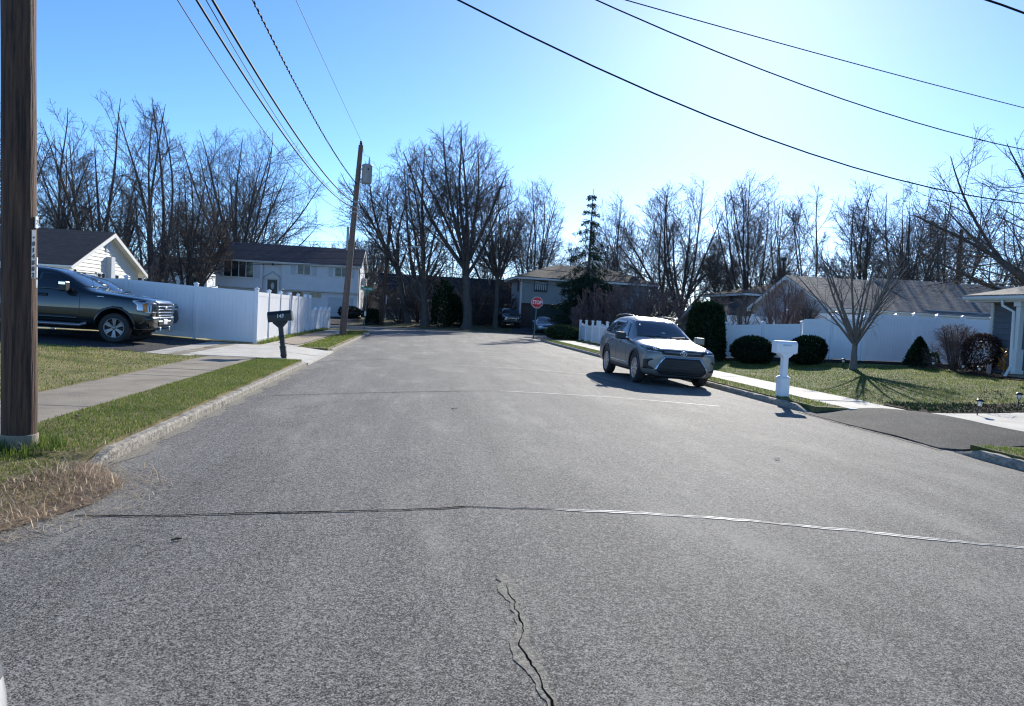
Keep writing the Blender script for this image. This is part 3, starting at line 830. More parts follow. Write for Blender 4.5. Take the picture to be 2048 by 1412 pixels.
SUV_ST = [(0.00, .70, .40, .58, .78, .60, .86), (-.06, .86, .27, .58, .85, .74, .945), (-.22, .955, .24, .60, .92, .82, 1.00),
 (-.55, .985, .24, .62, .99, .85, 1.055), (-1.05, .995, .24, .64, 1.05, .85, 1.12), (-1.46, .995, .24, .66, 1.09, .84, 1.165),
 (-1.62, .995, .24, .66, 1.10, .79, 1.23), (-2.34, .995, .24, .66, 1.12, .665, 1.665), (-2.75, .995, .24, .66, 1.14, .655, 1.745),
 (-3.6, .995, .24, .66, 1.16, .65, 1.775), (-4.45, .985, .26, .68, 1.18, .64, 1.73), (-4.85, .96, .30, .70, 1.18, .62, 1.60),
 (-5.02, .93, .32, .70, 1.12, .70, 1.24), (-5.10, .80, .42, .70, 1.0, .66, 1.04)]
def make_suv(label, cat, paint, loc, rot, front='full', rails=True):
    root = thing('parked_suv', label, cat, loc, 0, None, rot)
    me = body_mesh(SUV_ST); bv = bvh_of(me)
    fx, rx, WR = -0.98, -3.93, 0.385
    bd = cut_wells(me, (fx, rx), WR+0.065, WR+0.01); bd.name = 'body'
    bd.materials.clear(); bd.materials.append(paint)
    for p in bd.polygons: p.use_smooth = True
    link(bpy.data.objects.new('body', bd), root)
    ub = MB(); ub.box(-4.7, -0.35, -0.5, 0.5, 0.2, 0.5); ub.build('underbody', M['well'], root)
    G = M['carglass']
    decal('windshield', [(-.735, 1.215), (.735, 1.215), (.60, 1.63), (.30, 1.66), (-.30, 1.66), (-.60, 1.63)], 'x', bv, G, root, 0.006)
    for ax in 'yY':
        decal('side_window', [(-1.98, 1.17), (-2.42, 1.53), (-2.62, 1.59), (-2.78, 1.60), (-2.80, 1.17)], ax, bv, G, root, 0.006)
        decal('side_window', [(-2.88, 1.17), (-2.86, 1.60), (-3.72, 1.61), (-3.78, 1.18)], ax, bv, G, root, 0.006)
        decal('side_window', [(-3.86, 1.19), (-3.80, 1.61), (-4.35, 1.58), (-4.70, 1.40), (-4.72, 1.26)], ax, bv, G, root, 0.006)
        decal('window_trim', [(-1.86, 1.125), (-1.80, 1.155), (-4.78, 1.235), (-4.80, 1.205)], ax, bv, M['chrome'], root, 0.008, 0.1)
        for x in (fx, rx):
            decal('arch_trim', arc(x, WR+0.01, WR+0.055, WR+0.125, -0.25, math.pi+0.25), ax, bv, M['dark_plastic'], root, 0.012, 0.08, 0.03)
        decal('sill_trim', [(fx-0.50, .25), (fx-0.50, .40), (rx+0.50, .42), (rx+0.50, .26)], ax, bv, M['dark_plastic'], root, 0.012, 0.12)
        decal('sill_strip', [(fx-0.62, .46), (fx-0.70, .50), (rx+0.60, .53), (rx+0.60, .485)], ax, bv, M['chrome'], root, 0.012, 0.12)
        for x in (-2.60, -3.52):
            decal('door_handle', [(x-.12, 1.02), (x+.12, 1.01), (x+.12, 1.045), (x-.12, 1.055)], ax, bv, paint, root, 0.03, 0.05, 0.02)
        for xs_ in ((-1.80,), (-2.84,), (-3.70,)):
            x = xs_[0]
            decal('door_seam', [(x, .45), (x+.012, .45), (x+.012, 1.16), (x, 1.16)], ax, bv, M['black'], root, 0.002, 0.08, 0.004)
    for s in (-1, 1):
        mirror_part(root, -1.92, s*1.0, 1.19, s, M['black'] if s < 0 else paint)
        make_wheel(root, fx, s*0.85, WR, WR, 0.245, s, 10, 0.70, 0.036, False)
        make_wheel(root, rx, s*0.85, WR, WR, 0.245, s, 10, 0.70, 0.036, False)
    if rails:
        for s in (-1, 1):
            pts = [(-2.5, s*.60, 1.73), (-2.62, s*.61, 1.775), (-3.5, s*.61, 1.815), (-4.3, s*.60, 1.79), (-4.5, s*.59, 1.745)]
            MB().tube(pts, 0.016, 6).build('roof_rail', M['silver'], root)
        f = MB(); f.prism([(-4.2, 1.775), (-4.34, 1.77), (-4.34, 1.80)], 'y', -.02, .02); f.build('roof_antenna', paint, root)
    # front
    hexg = [(-.45, .745), (.45, .745), (.60, .56), (.66, .43), (.55, .315), (-.55, .315), (-.66, .43), (-.60, .56)]
    rim = [(-.485, .785), (.485, .785), (.645, .57), (.715, .43), (.585, .268), (-.585, .268), (-.715, .43), (-.645, .57)]
    decal('grille_surround', rim, 'x', bv, M['alloy'], root, 0.004, 0.07)
    g = decal('grille', hexg, 'x', bv, M['black'], root, 0.010, 0.07)
    for k in range(7):
        z = .355+k*.058; hw_ = np.interp(z, [.315, .43, .56, .745], [.53, .63, .575, .435])
        decal('grille_bar', [(-hw_, z-.010), (hw_, z-.010), (hw_, z+.010), (-hw_, z+.010)], 'x', bv, M['dark_plastic'], g, 0.022, 0.08, 0.012)
    bar = [(-.58, .885), (-.46, .93), (.46, .93), (.58, .885), (.52, .815), (-.52, .815)]
    decal('nose_bar', bar, 'x', bv, M['black'], root, 0.006, 0.08)
    decal('nose_trim', [(-.60, .935), (.60, .935), (.60, .957), (-.60, .957)], 'x', bv, M['chrome'], root, 0.007, 0.08)
    def ell(cx, cz, a, b, n=24): return [(cx+a*math.cos(t), cz+b*math.sin(t)) for t in np.linspace(0, 2*math.pi, n, endpoint=False)]
    fxx = bv.ray_cast(Vector((3, 0, .87)), Vector((-1, 0, 0)))[0].x+0.022
    em = MB()
    def ring(cz, a, b, t):
        pts = [(fxx, a*math.cos(q), cz+b*math.sin(q)) for q in np.linspace(0, 2*math.pi, 25)]
        em.tube(pts, t, 5, False)
    ring(.87, .085, .058, .009); ring(.887, .046, .020, .006); ring(.87, .020, .052, .006)
    em.build('emblem', M['chrome'], root)
    for s in (1, -1):
        f = (lambda p: p) if s > 0 else sym
        hl = decal('headlight', f([(.50, .905), (.60, .985), (.80, 1.015), (.915, 1.03), (.93, .96), (.85, .895), (.62, .865)]), 'x', bv, M['lamp_dark'], root, 0.006, 0.05)
        decal('lamp_element', f([(.62, .915), (.70, .95), (.76, .94), (.66, .90)]), 'x', bv, M['lamp'], hl, 0.012, 0.04)
        decal('lamp_element', f([(.56, .868), (.86, .89), (.86, .875), (.56, .852)]), 'x', bv, M['chrome'], hl, 0.010, 0.05)
        decal('air_intake', f([(.70, .44), (.93, .43), (.94, .66), (.80, .70), (.74, .685), (.86, .62), (.86, .52), (.76, .475)]), 'x', bv, M['black'], root, 0.007, 0.05)
    decal('lower_bumper', [(-.86, .255), (.86, .255), (.84, .31), (.60, .265), (-.60, .265), (-.84, .31)], 'x', bv, M['dark_plastic'], root, 0.010, 0.08)
    for s in (-1, 1):
        decal('bonnet_crease', [(-1.30, s*.56), (-.35, s*.48), (-.35, s*.495), (-1.30, s*.58)], 'z', bv, paint, root, 0.006, 0.08, 0.01)
    wp = MB()
    wp.tube([(-1.50, -.55, 1.215), (-1.62, -.1, 1.262)], .010, 4); wp.tube([(-1.50, .1, 1.215), (-1.62, .6, 1.255)], .010, 4)
    wp.build('wiper', M['black'], root)
    decal('windscreen_sticker', [(-.02, 1.33), (.08, 1.325), (.08, 1.345), (-.02, 1.35)], 'x', bv, M['sign_white'], root, .009, .05)
    decal('windscreen_sticker', [(-.56, 1.50), (-.53, 1.50), (-.53, 1.535), (-.56, 1.535)], 'x', bv, M['sign_white'], root, .009, .05)
    rv = MB(); rv.bbox(-2.36, -2.30, -.11, .11, 1.50, 1.56, .01); rv.build('rear_view_mirror', M['black'], root)
    return root

def make_truck(label, loc, rot):
    st = [(0.00, .86, .50, .68, 1.03, .80, 1.14), (-.05, .95, .40, .70, 1.10, .88, 1.23), (-.22, 1.0, .38, .72, 1.17, .90, 1.28),
          (-.60, 1.015, .38, .76, 1.24, .90, 1.325), (-1.2, 1.015, .38, .80, 1.29, .90, 1.375), (-1.62, 1.015, .38, .82, 1.31, .90, 1.41),
          (-1.76, 1.015, .38, .82, 1.315, .86, 1.46), (-2.48, 1.015, .38, .82, 1.32, .73, 1.88), (-2.85, 1.015, .38, .82, 1.32, .72, 1.95),
          (-3.5, 1.015, .38, .82, 1.32, .71, 1.97), (-4.05, 1.015, .38, .82, 1.33, .70, 1.94), (-4.16, 1.015, .38, .82, 1.34, .72, 1.88),
          (-4.30, 1.015, .40, .82, 1.34, .92, 1.46), (-4.36, 1.015, .40, .82, 1.34, .95, 1.42), (-5.6, 1.015, .46, .84, 1.35, .95, 1.43), (-5.86, 1.0, .5, .84, 1.34, .94, 1.42), (-5.9, .92, .6, .86, 1.26, .86, 1.35)]
    root = thing('pickup_truck', label, 'pickup truck', loc, 0, None, rot)
    me = body_mesh(st); bv = bvh_of(me)
    fx, rx, WR = -0.98, -4.66, 0.41
    P = M['truckp']
    bd = cut_wells(me, (fx, rx), WR+0.085, WR+0.04); bd.name = 'body'; bd.materials.clear(); bd.materials.append(P)
    for p in bd.polygons: p.use_smooth = True
    link(bpy.data.objects.new('body', bd), root)
    ub = MB(); ub.box(-5.6, -0.4, -0.5, 0.5, 0.3, 0.65); ub.build('underbody', M['well'], root)
    G = M['carglass']
    decal('windshield', [(-.80, 1.475), (.80, 1.475), (.67, 1.82), (.3, 1.86), (-.3, 1.86), (-.67, 1.82)], 'x', bv, G, root, 0.006)
    for ax in 'yY':
        decal('side_window', [(-2.10, 1.40), (-2.40, 1.62), (-2.62, 1.78), (-2.78, 1.81), (-3.00, 1.81), (-3.02, 1.36), (-2.4, 1.36), (-2.25, 1.40)], ax, bv, G, root, 0.006)
        decal('side_window', [(-3.12, 1.36), (-3.10, 1.81), (-3.90, 1.79), (-3.98, 1.37)], ax, bv, G, root, 0.006)
        for x in (fx, rx):
            decal('arch_trim', arc(x, WR+0.04, WR+0.075, WR+0.14, -0.30, math.pi+0.30), ax, bv, P, root, 0.03, 0.08, 0.05)
        for x in (-2.86, -3.86):
            h = decal('door_handle', [(x-.13, 1.17), (x+.13, 1.17), (x+.13, 1.24), (x-.13, 1.24)], ax, bv, M['black'], root, 0.035, 0.05, 0.03)
        for x in (-1.90, -3.06, -4.02):
            decal('door_seam', [(x, .5), (x+.014, .5), (x+.014, 1.24), (x, 1.24)], ax, bv, M['black'], root, 0.002, 0.08, 0.004)
        decal('side_moulding', [(-1.95, .60), (-1.95, .66), (-4.0, .66), (-4.0, .60)], ax, bv, P, root, 0.02, 0.15, 0.02)
        decal('fender_badge', [(-1.28, 1.225), (-1.28, 1.26), (-1.46, 1.26), (-1.46, 1.225)], ax, bv, M['chrome'], root, 0.008, 0.05)
        bt = MB()
    for s in (-1, 1):
        run = MB(); run.tube([(-1.70, s*1.0, .50), (-1.85, s*1.06, .44), (-3.9, s*1.06, .44), (-4.05, s*1.0, .50)], 0.055, 8)
        run.build('running_board', M['alloy_d'], root)
        mirror_part(root, -2.22, s*1.04, 1.46, s, M['black'], (.09, .14, .14))
        cp = MB(); cp.bbox(-2.30, -2.125, s*1.33-.012, s*1.33+.012, 1.50, 1.58, .008); cp.build('mirror_cap', M['chrome'], root)
        make_wheel(root, fx, s*0.875, WR, WR, 0.27, s, 6, 0.66, 0.040, True, M['alloy_d'], 0.52)
        make_wheel(root, rx, s*0.875, WR, WR, 0.27, s, 6, 0.66, 0.040, True, M['alloy_d'], 0.2)
    # front
    g = decal('grille', [(-.62, 1.17), (.62, 1.17), (.60, .80), (.50, .72), (-.50, .72), (-.60, .80)], 'x', bv, M['black'], root, 0.01, 0.08)
    for z, w in ((1.15, .60), (1.065, .60), (.98, .60), (.895, .60), (.81, .56), (.745, .48)):
        decal('grille_bar', [(-w, z-.019), (w, z-.019), (w, z+.019), (-w, z+.019)], 'x', bv, M['chrome'], g, 0.05, 0.08, 0.04)
    decal('grille_frame', [(-.66, 1.18), (.66, 1.18), (.64, 1.215), (-.64, 1.215)], 'x', bv, M['chrome'], root, 0.02, 0.08)
    ov = [(.13*math.cos(t), 1.02+.055*math.sin(t)) for t in np.linspace(0, 2*math.pi, 24, endpoint=False)]
    decal('emblem', ov, 'x', bv, M['chrome'], root, 0.075, 0.05, 0.03)
    for s in (1, -1):
        f = (lambda p: p) if s > 0 else sym
        # C-shaped headlight wrapping on to the wing
        hl = decal('headlight', f([(.64, 1.17), (.90, 1.20), (.955, 1.19), (.955, .88), (.66, .86)]), 'x', bv, M['lamp_dark'], root, 0.012, 0.05)
        decal('lamp_rim', f([(.66, 1.145), (.93, 1.17), (.93, 1.14), (.66, 1.115)]), 'x', bv, M['lamp'], hl, 0.022, 0.05)
        decal('lamp_rim', f([(.66, .905), (.93, .92), (.93, .895), (.66, .88)]), 'x', bv, M['lamp'], hl, 0.022, 0.05)
        ax = 'y' if s > 0 else 'Y'
        decal('side_lamp', [(-.05, 1.185), (-.50, 1.215), (-.54, 1.18), (-.42, 1.06), (-.40, .90), (-.05, .87)], ax, bv, M['lamp'], hl, 0.012, 0.05)
        decal('turn_signal', [(-.14, 1.12), (-.26, 1.12), (-.24, .915), (-.14, .91)], ax, bv, M['amber'], hl, 0.020, 0.05)
        decal('fog_lamp', f([(.70, .60), (.86, .60), (.86, .67), (.70, .67)]), 'x', bv, M['lamp_dark'], root, 0.02, 0.05)
    bm_ = decal('bumper', [(-.97, .78), (.97, .78), (.97, .50), (.6, .46), (-.6, .46), (-.97, .50)], 'x', bv, P, root, 0.03, 0.07, 0.05)
    decal('lower_grille', [(-.55, .67), (.55, .67), (.50, .52), (-.50, .52)], 'x', bv, M['black'], root, 0.04, 0.07)
    decal('number_plate', [(-.155, .56), (.155, .56), (.155, .71), (-.155, .71)], 'x', bv, M['plate'], root, 0.055, 0.05)
    for s in (-1, 1):
        k = MB(); k.tube([(-.05, s*.38, .50), (.05, s*.38, .46), (.04, s*.38, .38), (-.06, s*.38, .36)], .022, 6); k.build('tow_hook', M['chrome'], root)
    ant = MB(); ant.tube([(-1.55, -.92, 1.36), (-1.62, -.92, 1.72)], .006, 4); ant.build('aerial', M['black'], root)
    wp = MB(); wp.tube([(-1.66, -.60, 1.43), (-1.78, -.1, 1.50)], .012, 4); wp.tube([(-1.66, .1, 1.43), (-1.78, .62, 1.495)], .012, 4); wp.build('wiper', M['black'], root)
    return root

def make_jeep(label, loc, rot):
    st = [(0.0, .70, .52, .66, .92, .62, 1.00), (-.05, .78, .45, .66, .98, .70, 1.06), (-.3, .80, .42, .68, 1.04, .72, 1.10), (-1.2, .90, .42, .70, 1.12, .78, 1.20),
          (-1.4, .92, .42, .70, 1.14, .82, 1.24), (-1.75, .92, .42, .70, 1.15, .74, 1.74), (-2.1, .92, .42, .70, 1.15, .73, 1.82), (-3.8, .92, .42, .7, 1.16, .72, 1.83), (-4.3, .92, .44, .7, 1.16, .72, 1.78), (-4.4, .85, .5, .7, 1.1, .7, 1.6)]
    root = thing('parked_suv', label, 'suv', loc, 0, None, rot)
    me = body_mesh(st); bv = bvh_of(me); P = M['jeepp']; fx, rx, WR = -.75, -3.5, .40
    bd = cut_wells(me, (fx, rx), WR+.08, WR+.03, .45); bd.name = 'body'; bd.materials.clear(); bd.materials.append(P)
    for p in bd.polygons: p.use_smooth = True
    link(bpy.data.objects.new('body', bd), root)
    decal('windshield', [(-.72, 1.30), (.72, 1.30), (.64, 1.68), (-.64, 1.68)], 'x', bv, M['carglass'], root, .008)
    g = decal('grille', [(-.50, 1.0), (.50, 1.0), (.50, .80), (-.50, .80)], 'x', bv, M['black'], root, .01)
    for k in range(7):
        y = -.33+k*.11
        decal('grille_bar', [(y-.02, .81), (y+.02, .81), (y+.02, .985), (y-.02, .985)], 'x', bv, M['chrome'], g, .025, .05)
    for s in (1, -1):
        f = (lambda p: p) if s > 0 else sym
        decal('headlight', f([(.50+.09*math.cos(t)+.03, .92+.085*math.sin(t)) for t in np.linspace(0, 6.283, 14, endpoint=False)]), 'x', bv, M['lamp'], root, .02, .05)
        fl = MB(); fl.bbox(-1.35, -.12, min(s*.72, s*.97), max(s*.72, s*.97), .88, .96, .02); fl.build('fender', M['dark_plastic'], root)
        mirror_part(root, -1.55, s*.90, 1.28, s, M['black'])
        make_wheel(root, fx, s*.80, WR, WR, .25, s, 5, .62, .06, False, M['alloy_d']); make_wheel(root, rx, s*.80, WR, WR, .25, s, 5, .62, .06, False, M['alloy_d'])
        for x0, x1 in ((-1.95, -2.75), (-2.85, -3.6)):
            decal('side_window', [(x0, 1.25), (x1, 1.25), (x1, 1.66), (x0-.12, 1.66)], 'y' if s > 0 else 'Y', bv, M['carglass'], root, .006)
    bp = MB(); bp.bbox(-.02, .16, -.85, .85, .52, .70, .03); bp.build('bumper', M['dark_plastic'], root)
    tg = MB(); tg.box(-1.66, -1.64, -.12, .12, 1.50, 1.56); tg.build('windscreen_tag', M['plate'], root)
    return root

def make_sedan(label, paint, loc, rot, name='parked_car', cat='car'):
    st = [(0.0, .60, .36, .50, .62, .50, .68), (-.06, .76, .24, .5, .66, .64, .74), (-.3, .85, .20, .5, .74, .72, .82), (-.8, .88, .19, .5, .82, .74, .90),
          (-1.25, .885, .19, .52, .88, .74, .97), (-1.4, .885, .19, .52, .89, .70, 1.02), (-2.1, .885, .19, .52, .91, .56, 1.38), (-2.6, .885, .19, .52, .92, .55, 1.43),
          (-3.2, .885, .19, .52, .93, .55, 1.41), (-3.9, .88, .2, .52, .93, .62, 1.10), (-4.4, .86, .24, .54, .92, .66, 1.02), (-4.6, .74, .36, .56, .84, .6, .92)]
    root = thing(name, label, cat, loc, 0, None, rot)
    me = body_mesh(st); bv = bvh_of(me); fx, rx, WR = -.90, -3.6, .32
    bd = cut_wells(me, (fx, rx), WR+.05, WR+.01, .45); bd.name = 'body'; bd.materials.clear(); bd.materials.append(paint)
    for p in bd.polygons: p.use_smooth = True
    link(bpy.data.objects.new('body', bd), root)
    decal('windshield', [(-.64, 1.01), (.64, 1.01), (.51, 1.33), (-.51, 1.33)], 'x', bv, M['carglass'], root, .006)
    decal('grille', [(-.36, .66), (.36, .66), (.32, .56), (-.32, .56)], 'x', bv, M['black'], root, .008)
    decal('lower_grille', [(-.50, .42), (.50, .42), (.44, .28), (-.44, .28)], 'x', bv, M['black'], root, .008)
    decal('number_plate', [(-.155, .40), (.155, .40), (.155, .48), (-.155, .48)], 'x', bv, M['dark_plastic'], root, .02, .05)
    for s in (1, -1):
        f = (lambda p: p) if s > 0 else sym
        decal('headlight', f([(.42, .62), (.60, .66), (.78, .75), (.80, .66), (.66, .58)]), 'x', bv, M['lamp'], root, .008, .05)
        mirror_part(root, -1.62, s*.90, .98, s, paint, (.08, .09, .065))
        make_wheel(root, fx, s*.77, WR, WR, .2, s, 7, .66, .04, False); make_wheel(root, rx, s*.77, WR, WR, .2, s, 7, .66, .04, False)
        for x0, x1 in ((-1.75, -2.5), (-2.58, -3.35)):
            decal('side_window', [(x0, .96), (x1, .96), (x1+.02, 1.28), (x0-.35 if x0 > -2 else x0, 1.28)], 'y' if s > 0 else 'Y', bv, M['carglass'], root, .006)
    return root
# ------------------------------------------------------------------ ground, road, kerbs, pavements
def ground_plane():
    mb = MB(); n = 24
    ring = [(900*math.cos(a), 900*math.sin(a), -0.9) for a in np.linspace(0, 2*math.pi, n, endpoint=False)]
    mb.add(ring, [tuple(range(n))]); kind(mb.build('ground', M['ground']), 'structure')
ground_plane()
LX, RX = -3.0, 7.85
sheet('road', [(-130, 50.6), (LX-0.4, 50.6), (-3.2, 46), (-3.2, 7.6), (-16, 7.6), (-16, -9), (RX+0.2, -9), (RX+0.2, 46), (RX+0.6, 50.6), (150, 50.6), (150, 60.3), (-130, 60.3)],
      M['road'], 0.9, 0.0, road_z)
def arcp(cx, cy, r, a0, a1, n=8): return [(cx+r*math.cos(R_(a)), cy+r*math.sin(R_(a))) for a in np.linspace(a0, a1, n)]
lawnL = [(-90, 51.0)]+[(-7.2, 51.0)]+arcp(-7.15, 47.0, 4.0, 90, 0)+[(-3.15, 26.6), (-4.29, 26.6), (-4.29, 20.7), (-3.15, 20.7), (-3.15, 7.25), (-2.85, 7.0), (-2.66, 6.6), (-2.6, 6.1), (-2.72, 5.6), (-3.0, 5.2), (-3.7, 4.75), (-5, 4.4), (-90, 3.6)]
sheet('lawn_left', lawnL, M['lawnL'], 1.0, 0, H, 0.25)
lawnR = [(100, 51.0), (100, -9), (8.0, -9), (8.0, 9.75), (9.9, 9.5), (10.05, 11.5), (9.85, 13.65), (8.0, 14.0), (8.0, 47.0)]+arcp(12.0, 47.0, 4.0, 180, 90)
sheet('lawn_right', lawnR, M['lawnR'], 1.0, 0, H, 0.25)
sheet('lawn_far', [(-150, 60.15), (180, 60.15), (180, 220), (-150, 220)], M['lawnF'], 4.0, 0, H, 0.3)

def kerb_run(path, side, name='kerb', jit=0.006, top=0.034, width=0.13, hf=None):
    """road edge path; side +1 when the verge lies to the right of travel"""
    pts = []
    for i in range(len(path)-1):
        a, b = Vector(path[i]), Vector(path[i+1]); n = max(1, int((b-a).length/0.12))
        pts += [a+(b-a)*(k/n) for k in range(n)]
    pts.append(Vector(path[-1]))
    mb = MB(); V = []; F = []; prof = [(0.0, -0.22), (0.006, top-0.03), (0.03, top), (width-0.01, top), (width, top-0.02), (width, -0.2)]
    k = len(prof)
    for i, p in enumerate(pts):
        t = (pts[min(i+1, len(pts)-1)]-pts[max(i-1, 0)]).normalized(); nrm = Vector((t.y, -t.x))*side
        gap = (i % 25 == 24); en = min(i, len(pts)-1-i)*0.12; dip = 0.11*max(0.0, 1-en/0.5)
        for j, (o, z) in enumerate(prof):
            q = p+nrm*(o+random.gauss(0, jit)*(0.2 < j < 4))
            V.append((q.x, q.y, z+(random.gauss(0, jit*0.7) if 0 < j < 5 else 0)-(0.012 if gap and 0 < j < 5 else 0)-dip))
    for i in range(len(pts)-1):
        for j in range(k-1): F.append((i*k+j, i*k+j+1, (i+1)*k+j+1, (i+1)*k+j))
    F += [tuple(range(k)), tuple(range((len(pts)-1)*k, len(pts)*k))[::-1]]
    mb.add(V, F); return kind(mb.build(name, M['kerb']), 'structure')
kerb_run([(LX, 7.35), (LX, 20.9)], -1, jit=0.005)
kerb_run([(LX, 26.6), (LX, 47.0)]+arcp(-7.0, 47.0, 4.0, 0, 90)+[(-60, 51.0)], -1, jit=0.006)
kerb_run([(RX, -9), (RX, 9.9)], 1, jit=0.005)
kerb_run([(RX, 14.1), (RX, 47.0)]+arcp(11.85, 47.0, 4.0, 180, 90)+[(90, 51.0)], 1, jit=0.005)
kerb_run([(-120, 60.0), (150, 60.0)], -1, jit=0.004)

def slabs(name, x0, x1, y0, y1, L, material, dz=0.012, axis='y', gap=0.022, hf=H, jit=0.005, skew=0.0):
    mb = MB(); t = y0 if axis == 'y' else x0; e = y1 if axis == 'y' else x1
    while t < e-0.05:
        u = min(t+L, e)
        a = [(x0, t+gap/2), (x1, t+gap/2+skew), (x1, u-gap/2+skew), (x0, u-gap/2)] if axis == 'y' else [(t+gap/2, y0), (u-gap/2, y0), (u-gap/2, y1), (t+gap/2, y1)]
        tz = random.gauss(0, jit); nn = 5
        V = []; 
        for i in range(nn+1):
            for j in range(nn+1):
                s, r = i/nn, j/nn
                px = (a[0][0]*(1-s)+a[1][0]*s)*(1-r)+(a[3][0]*(1-s)+a[2][0]*s)*r
                py = (a[0][1]*(1-s)+a[1][1]*s)*(1-r)+(a[3][1]*(1-s)+a[2][1]*s)*r
                V.append((px, py, hf(px, py)+dz+tz*(1 if j > 2 else 0.4)))
        F = [(i*(nn+1)+j, (i+1)*(nn+1)+j, (i+1)*(nn+1)+j+1, i*(nn+1)+j+1) for i in range(nn) for j in range(nn)]
        b = [i for i in range(len(V)) if i // (nn+1) in (0, nn) or i % (nn+1) in (0, nn)]
        loop = [j for j in range(nn+1)]+[i*(nn+1)+nn for i in range(1, nn+1)]+[nn*(nn+1)+j for j in range(nn-1, -1, -1)]+[i*(nn+1) for i in range(nn-1, 0, -1)]
        m0 = len(V); V += [(V[i][0], V[i][1], V[i][2]-0.08) for i in loop]
        for q in range(len(loop)): F.append((loop[q], loop[(q+1) % len(loop)], m0+(q+1) % len(loop), m0+q))
        mb.add(V, F); t = u
    return kind(mb.build(name, material), 'structure')
slabs('sidewalk', -5.55, -4.32, 4.45, 20.7, 1.50, M['walk'])
slabs('sidewalk_far', -5.50, -4.28, 26.6, 46.0, 1.50, M['walk2'])
slabs('concrete_apron', -5.95, -4.30, 20.72, 26.58, 1.96, M['concrete'], 0.014)
mbx = MB()
def apron_z(x, y): 
    t = smooth01((x+4.3)/1.3); return H(x, y)*(1-t)+(-0.034)*t+0.013
slabs('apron_slope', -4.285, -2.98, 20.72, 26.58, 2.93, M['concrete'], 0.0, hf=apron_z)
sheet('driveway', [(-22, 20.4), (-7.15, 20.4), (-7.15, 26.9), (-22, 26.9)], M['drive'], 0.8, 0.010)
slabs('paver_strip', -7.14, -6.62, 20.3, 26.9, 0.6, M['walk2'], 0.016)
slabs('paver_band', -6.61, -6.22, 20.3, 26.9, 0.45, M['walk'], 0.015)
slabs('paver_edge', -6.21, -5.96, 20.3, 26.9, 0.6, M['concrete'], 0.016)
slabs('sidewalk_right', 8.62, 9.92, 13.75, 47.0, 1.5, M['concrete'], 0.012)
slabs('concrete_drive', 9.75, 30, 9.6, 13.55, 2.4, M['concrete'], 0.012, axis='x')
def ap2(x, y):
    t = smooth01((x-7.7)/1.6); w = 0.03*math.sin(y*2.3+x)*t
    return (-0.085)*(1-t)+(0.085)*t+w*0.4
sheet('asphalt_apron', [(7.72, 13.95), (7.74, 12.4), (7.86, 11.2), (7.80, 10.15), (8.05, 9.95), (8.8, 9.75), (9.85, 9.6), (10.1, 10.6), (10.0, 12.2), (9.9, 13.3), (9.5, 13.72), (8.6, 13.95), (8.1, 14.05)], M['apron'], 0.25, 0.02, ap2, 0.12)
sheet('mulch_bed', [(9.95, 13.6), (22, 13.7), (22, 14.5), (14.5, 14.5), (12.5, 14.8), (11, 15.0), (10.3, 15.1), (9.98, 14.8)], M['mulch'], 0.3, 0.02)
sheet('mulch_bed', [(8.9+3.6, 33.5), (12.2, 29.2), (15.5, 26.0), (19.0, 23.6), (17.8, 22.5), (16.9, 22.0), (16.6, 20.2), (17.2, 15.0), (19, 15), (19.5, 25), (21.5, 27), (16, 31), (13.5, 34)], M['mulch'], 0.5, 0.02)
sheet('leaf_litter', [(-4.35, 27.4), (-4.3, 40), (-5.0, 44), (-5.75, 42), (-5.7, 33), (-5.2, 28.5)], M['gravel'], 0.5, 0.035)
sheet('driveway_far', [(7.5, 59.9), (16.2, 59.9), (16.0, 69.2), (8.6, 69.2)], M['drive'], 1.0, 0.02)
sheet('driveway_white_house', [(-9.6, 59.9), (-5.6, 59.9), (-5.6, 71.2), (-9.6, 71.2)], M['apron'], 1.0, 0.02)

# seams and cracks in the asphalt
def ribbon(name, pts, w, material, dz, jit=0.0, sub=0.08):
    P = []
    for i in range(len(pts)-1):
        a, b = Vector(pts[i]), Vector(pts[i+1]); n = max(1, int((b-a).length/sub)); P += [a+(b-a)*(k/n) for k in range(n)]
    P.append(Vector(pts[-1])); V = []; F = []; wob = 0; wv = 1.0
    for i, p in enumerate(P):
        t = (P[min(i+1, len(P)-1)]-P[max(i-1, 0)]).normalized(); nrm = Vector((-t.y, t.x))
        wob = 0.8*wob+random.gauss(0, jit); c = p+nrm*wob; wv = 0.72*wv+0.28*random.uniform(0.2, 1.8)
        s = (w if not callable(w) else w(i/(len(P)-1)))*wv*0.5
        for k in (-1, 1):
            q = c+nrm*s*k; V.append((q.x, q.y, road_z(q.x, q.y)+dz))
    F = [(2*i, 2*i+1, 2*i+3, 2*i+2) for i in range(len(P)-1)]
    mb = MB(); mb.add(V, F); return kind(mb.build(name, material), 'structure')
def wander_path(pts, jit, sub=0.05):
    P = []; w = 0
    for i in range(len(pts)-1):
        a, b = Vector(pts[i]), Vector(pts[i+1]); n = max(1, int((b-a).length/sub)); t = (b-a).normalized(); nr = Vector((-t.y, t.x))
        for k in range(n): w = 0.75*w+random.gauss(0, jit); P.append(tuple(a+(b-a)*(k/n)+nr*w))
    return P+[tuple(pts[-1])]
def px(l): return [tuple(gp(x, y, -0.03)[:2]) for x, y in l]
seamA = px([(150, 1023), (330, 1027), (600, 1025), (800, 1024), (930, 1019)]); seamB = px([(930, 1019), (1100, 1025), (1300, 1035), (1500, 1049), (1700, 1068), (1900, 1088), (2048, 1099), (2200, 1112)])
seamB = wander_path(seamB, 0.006)
ribbon('road_seam', seamB, lambda t: 0.058*min(1.0, 0.12+t*3.2), M['white_line'], 0.004, 0.0)
ribbon('road_seam_crack', seamB, lambda t: 0.016-0.006*min(1, t*3), M['crack'], 0.0056, 0.0, 0.05)
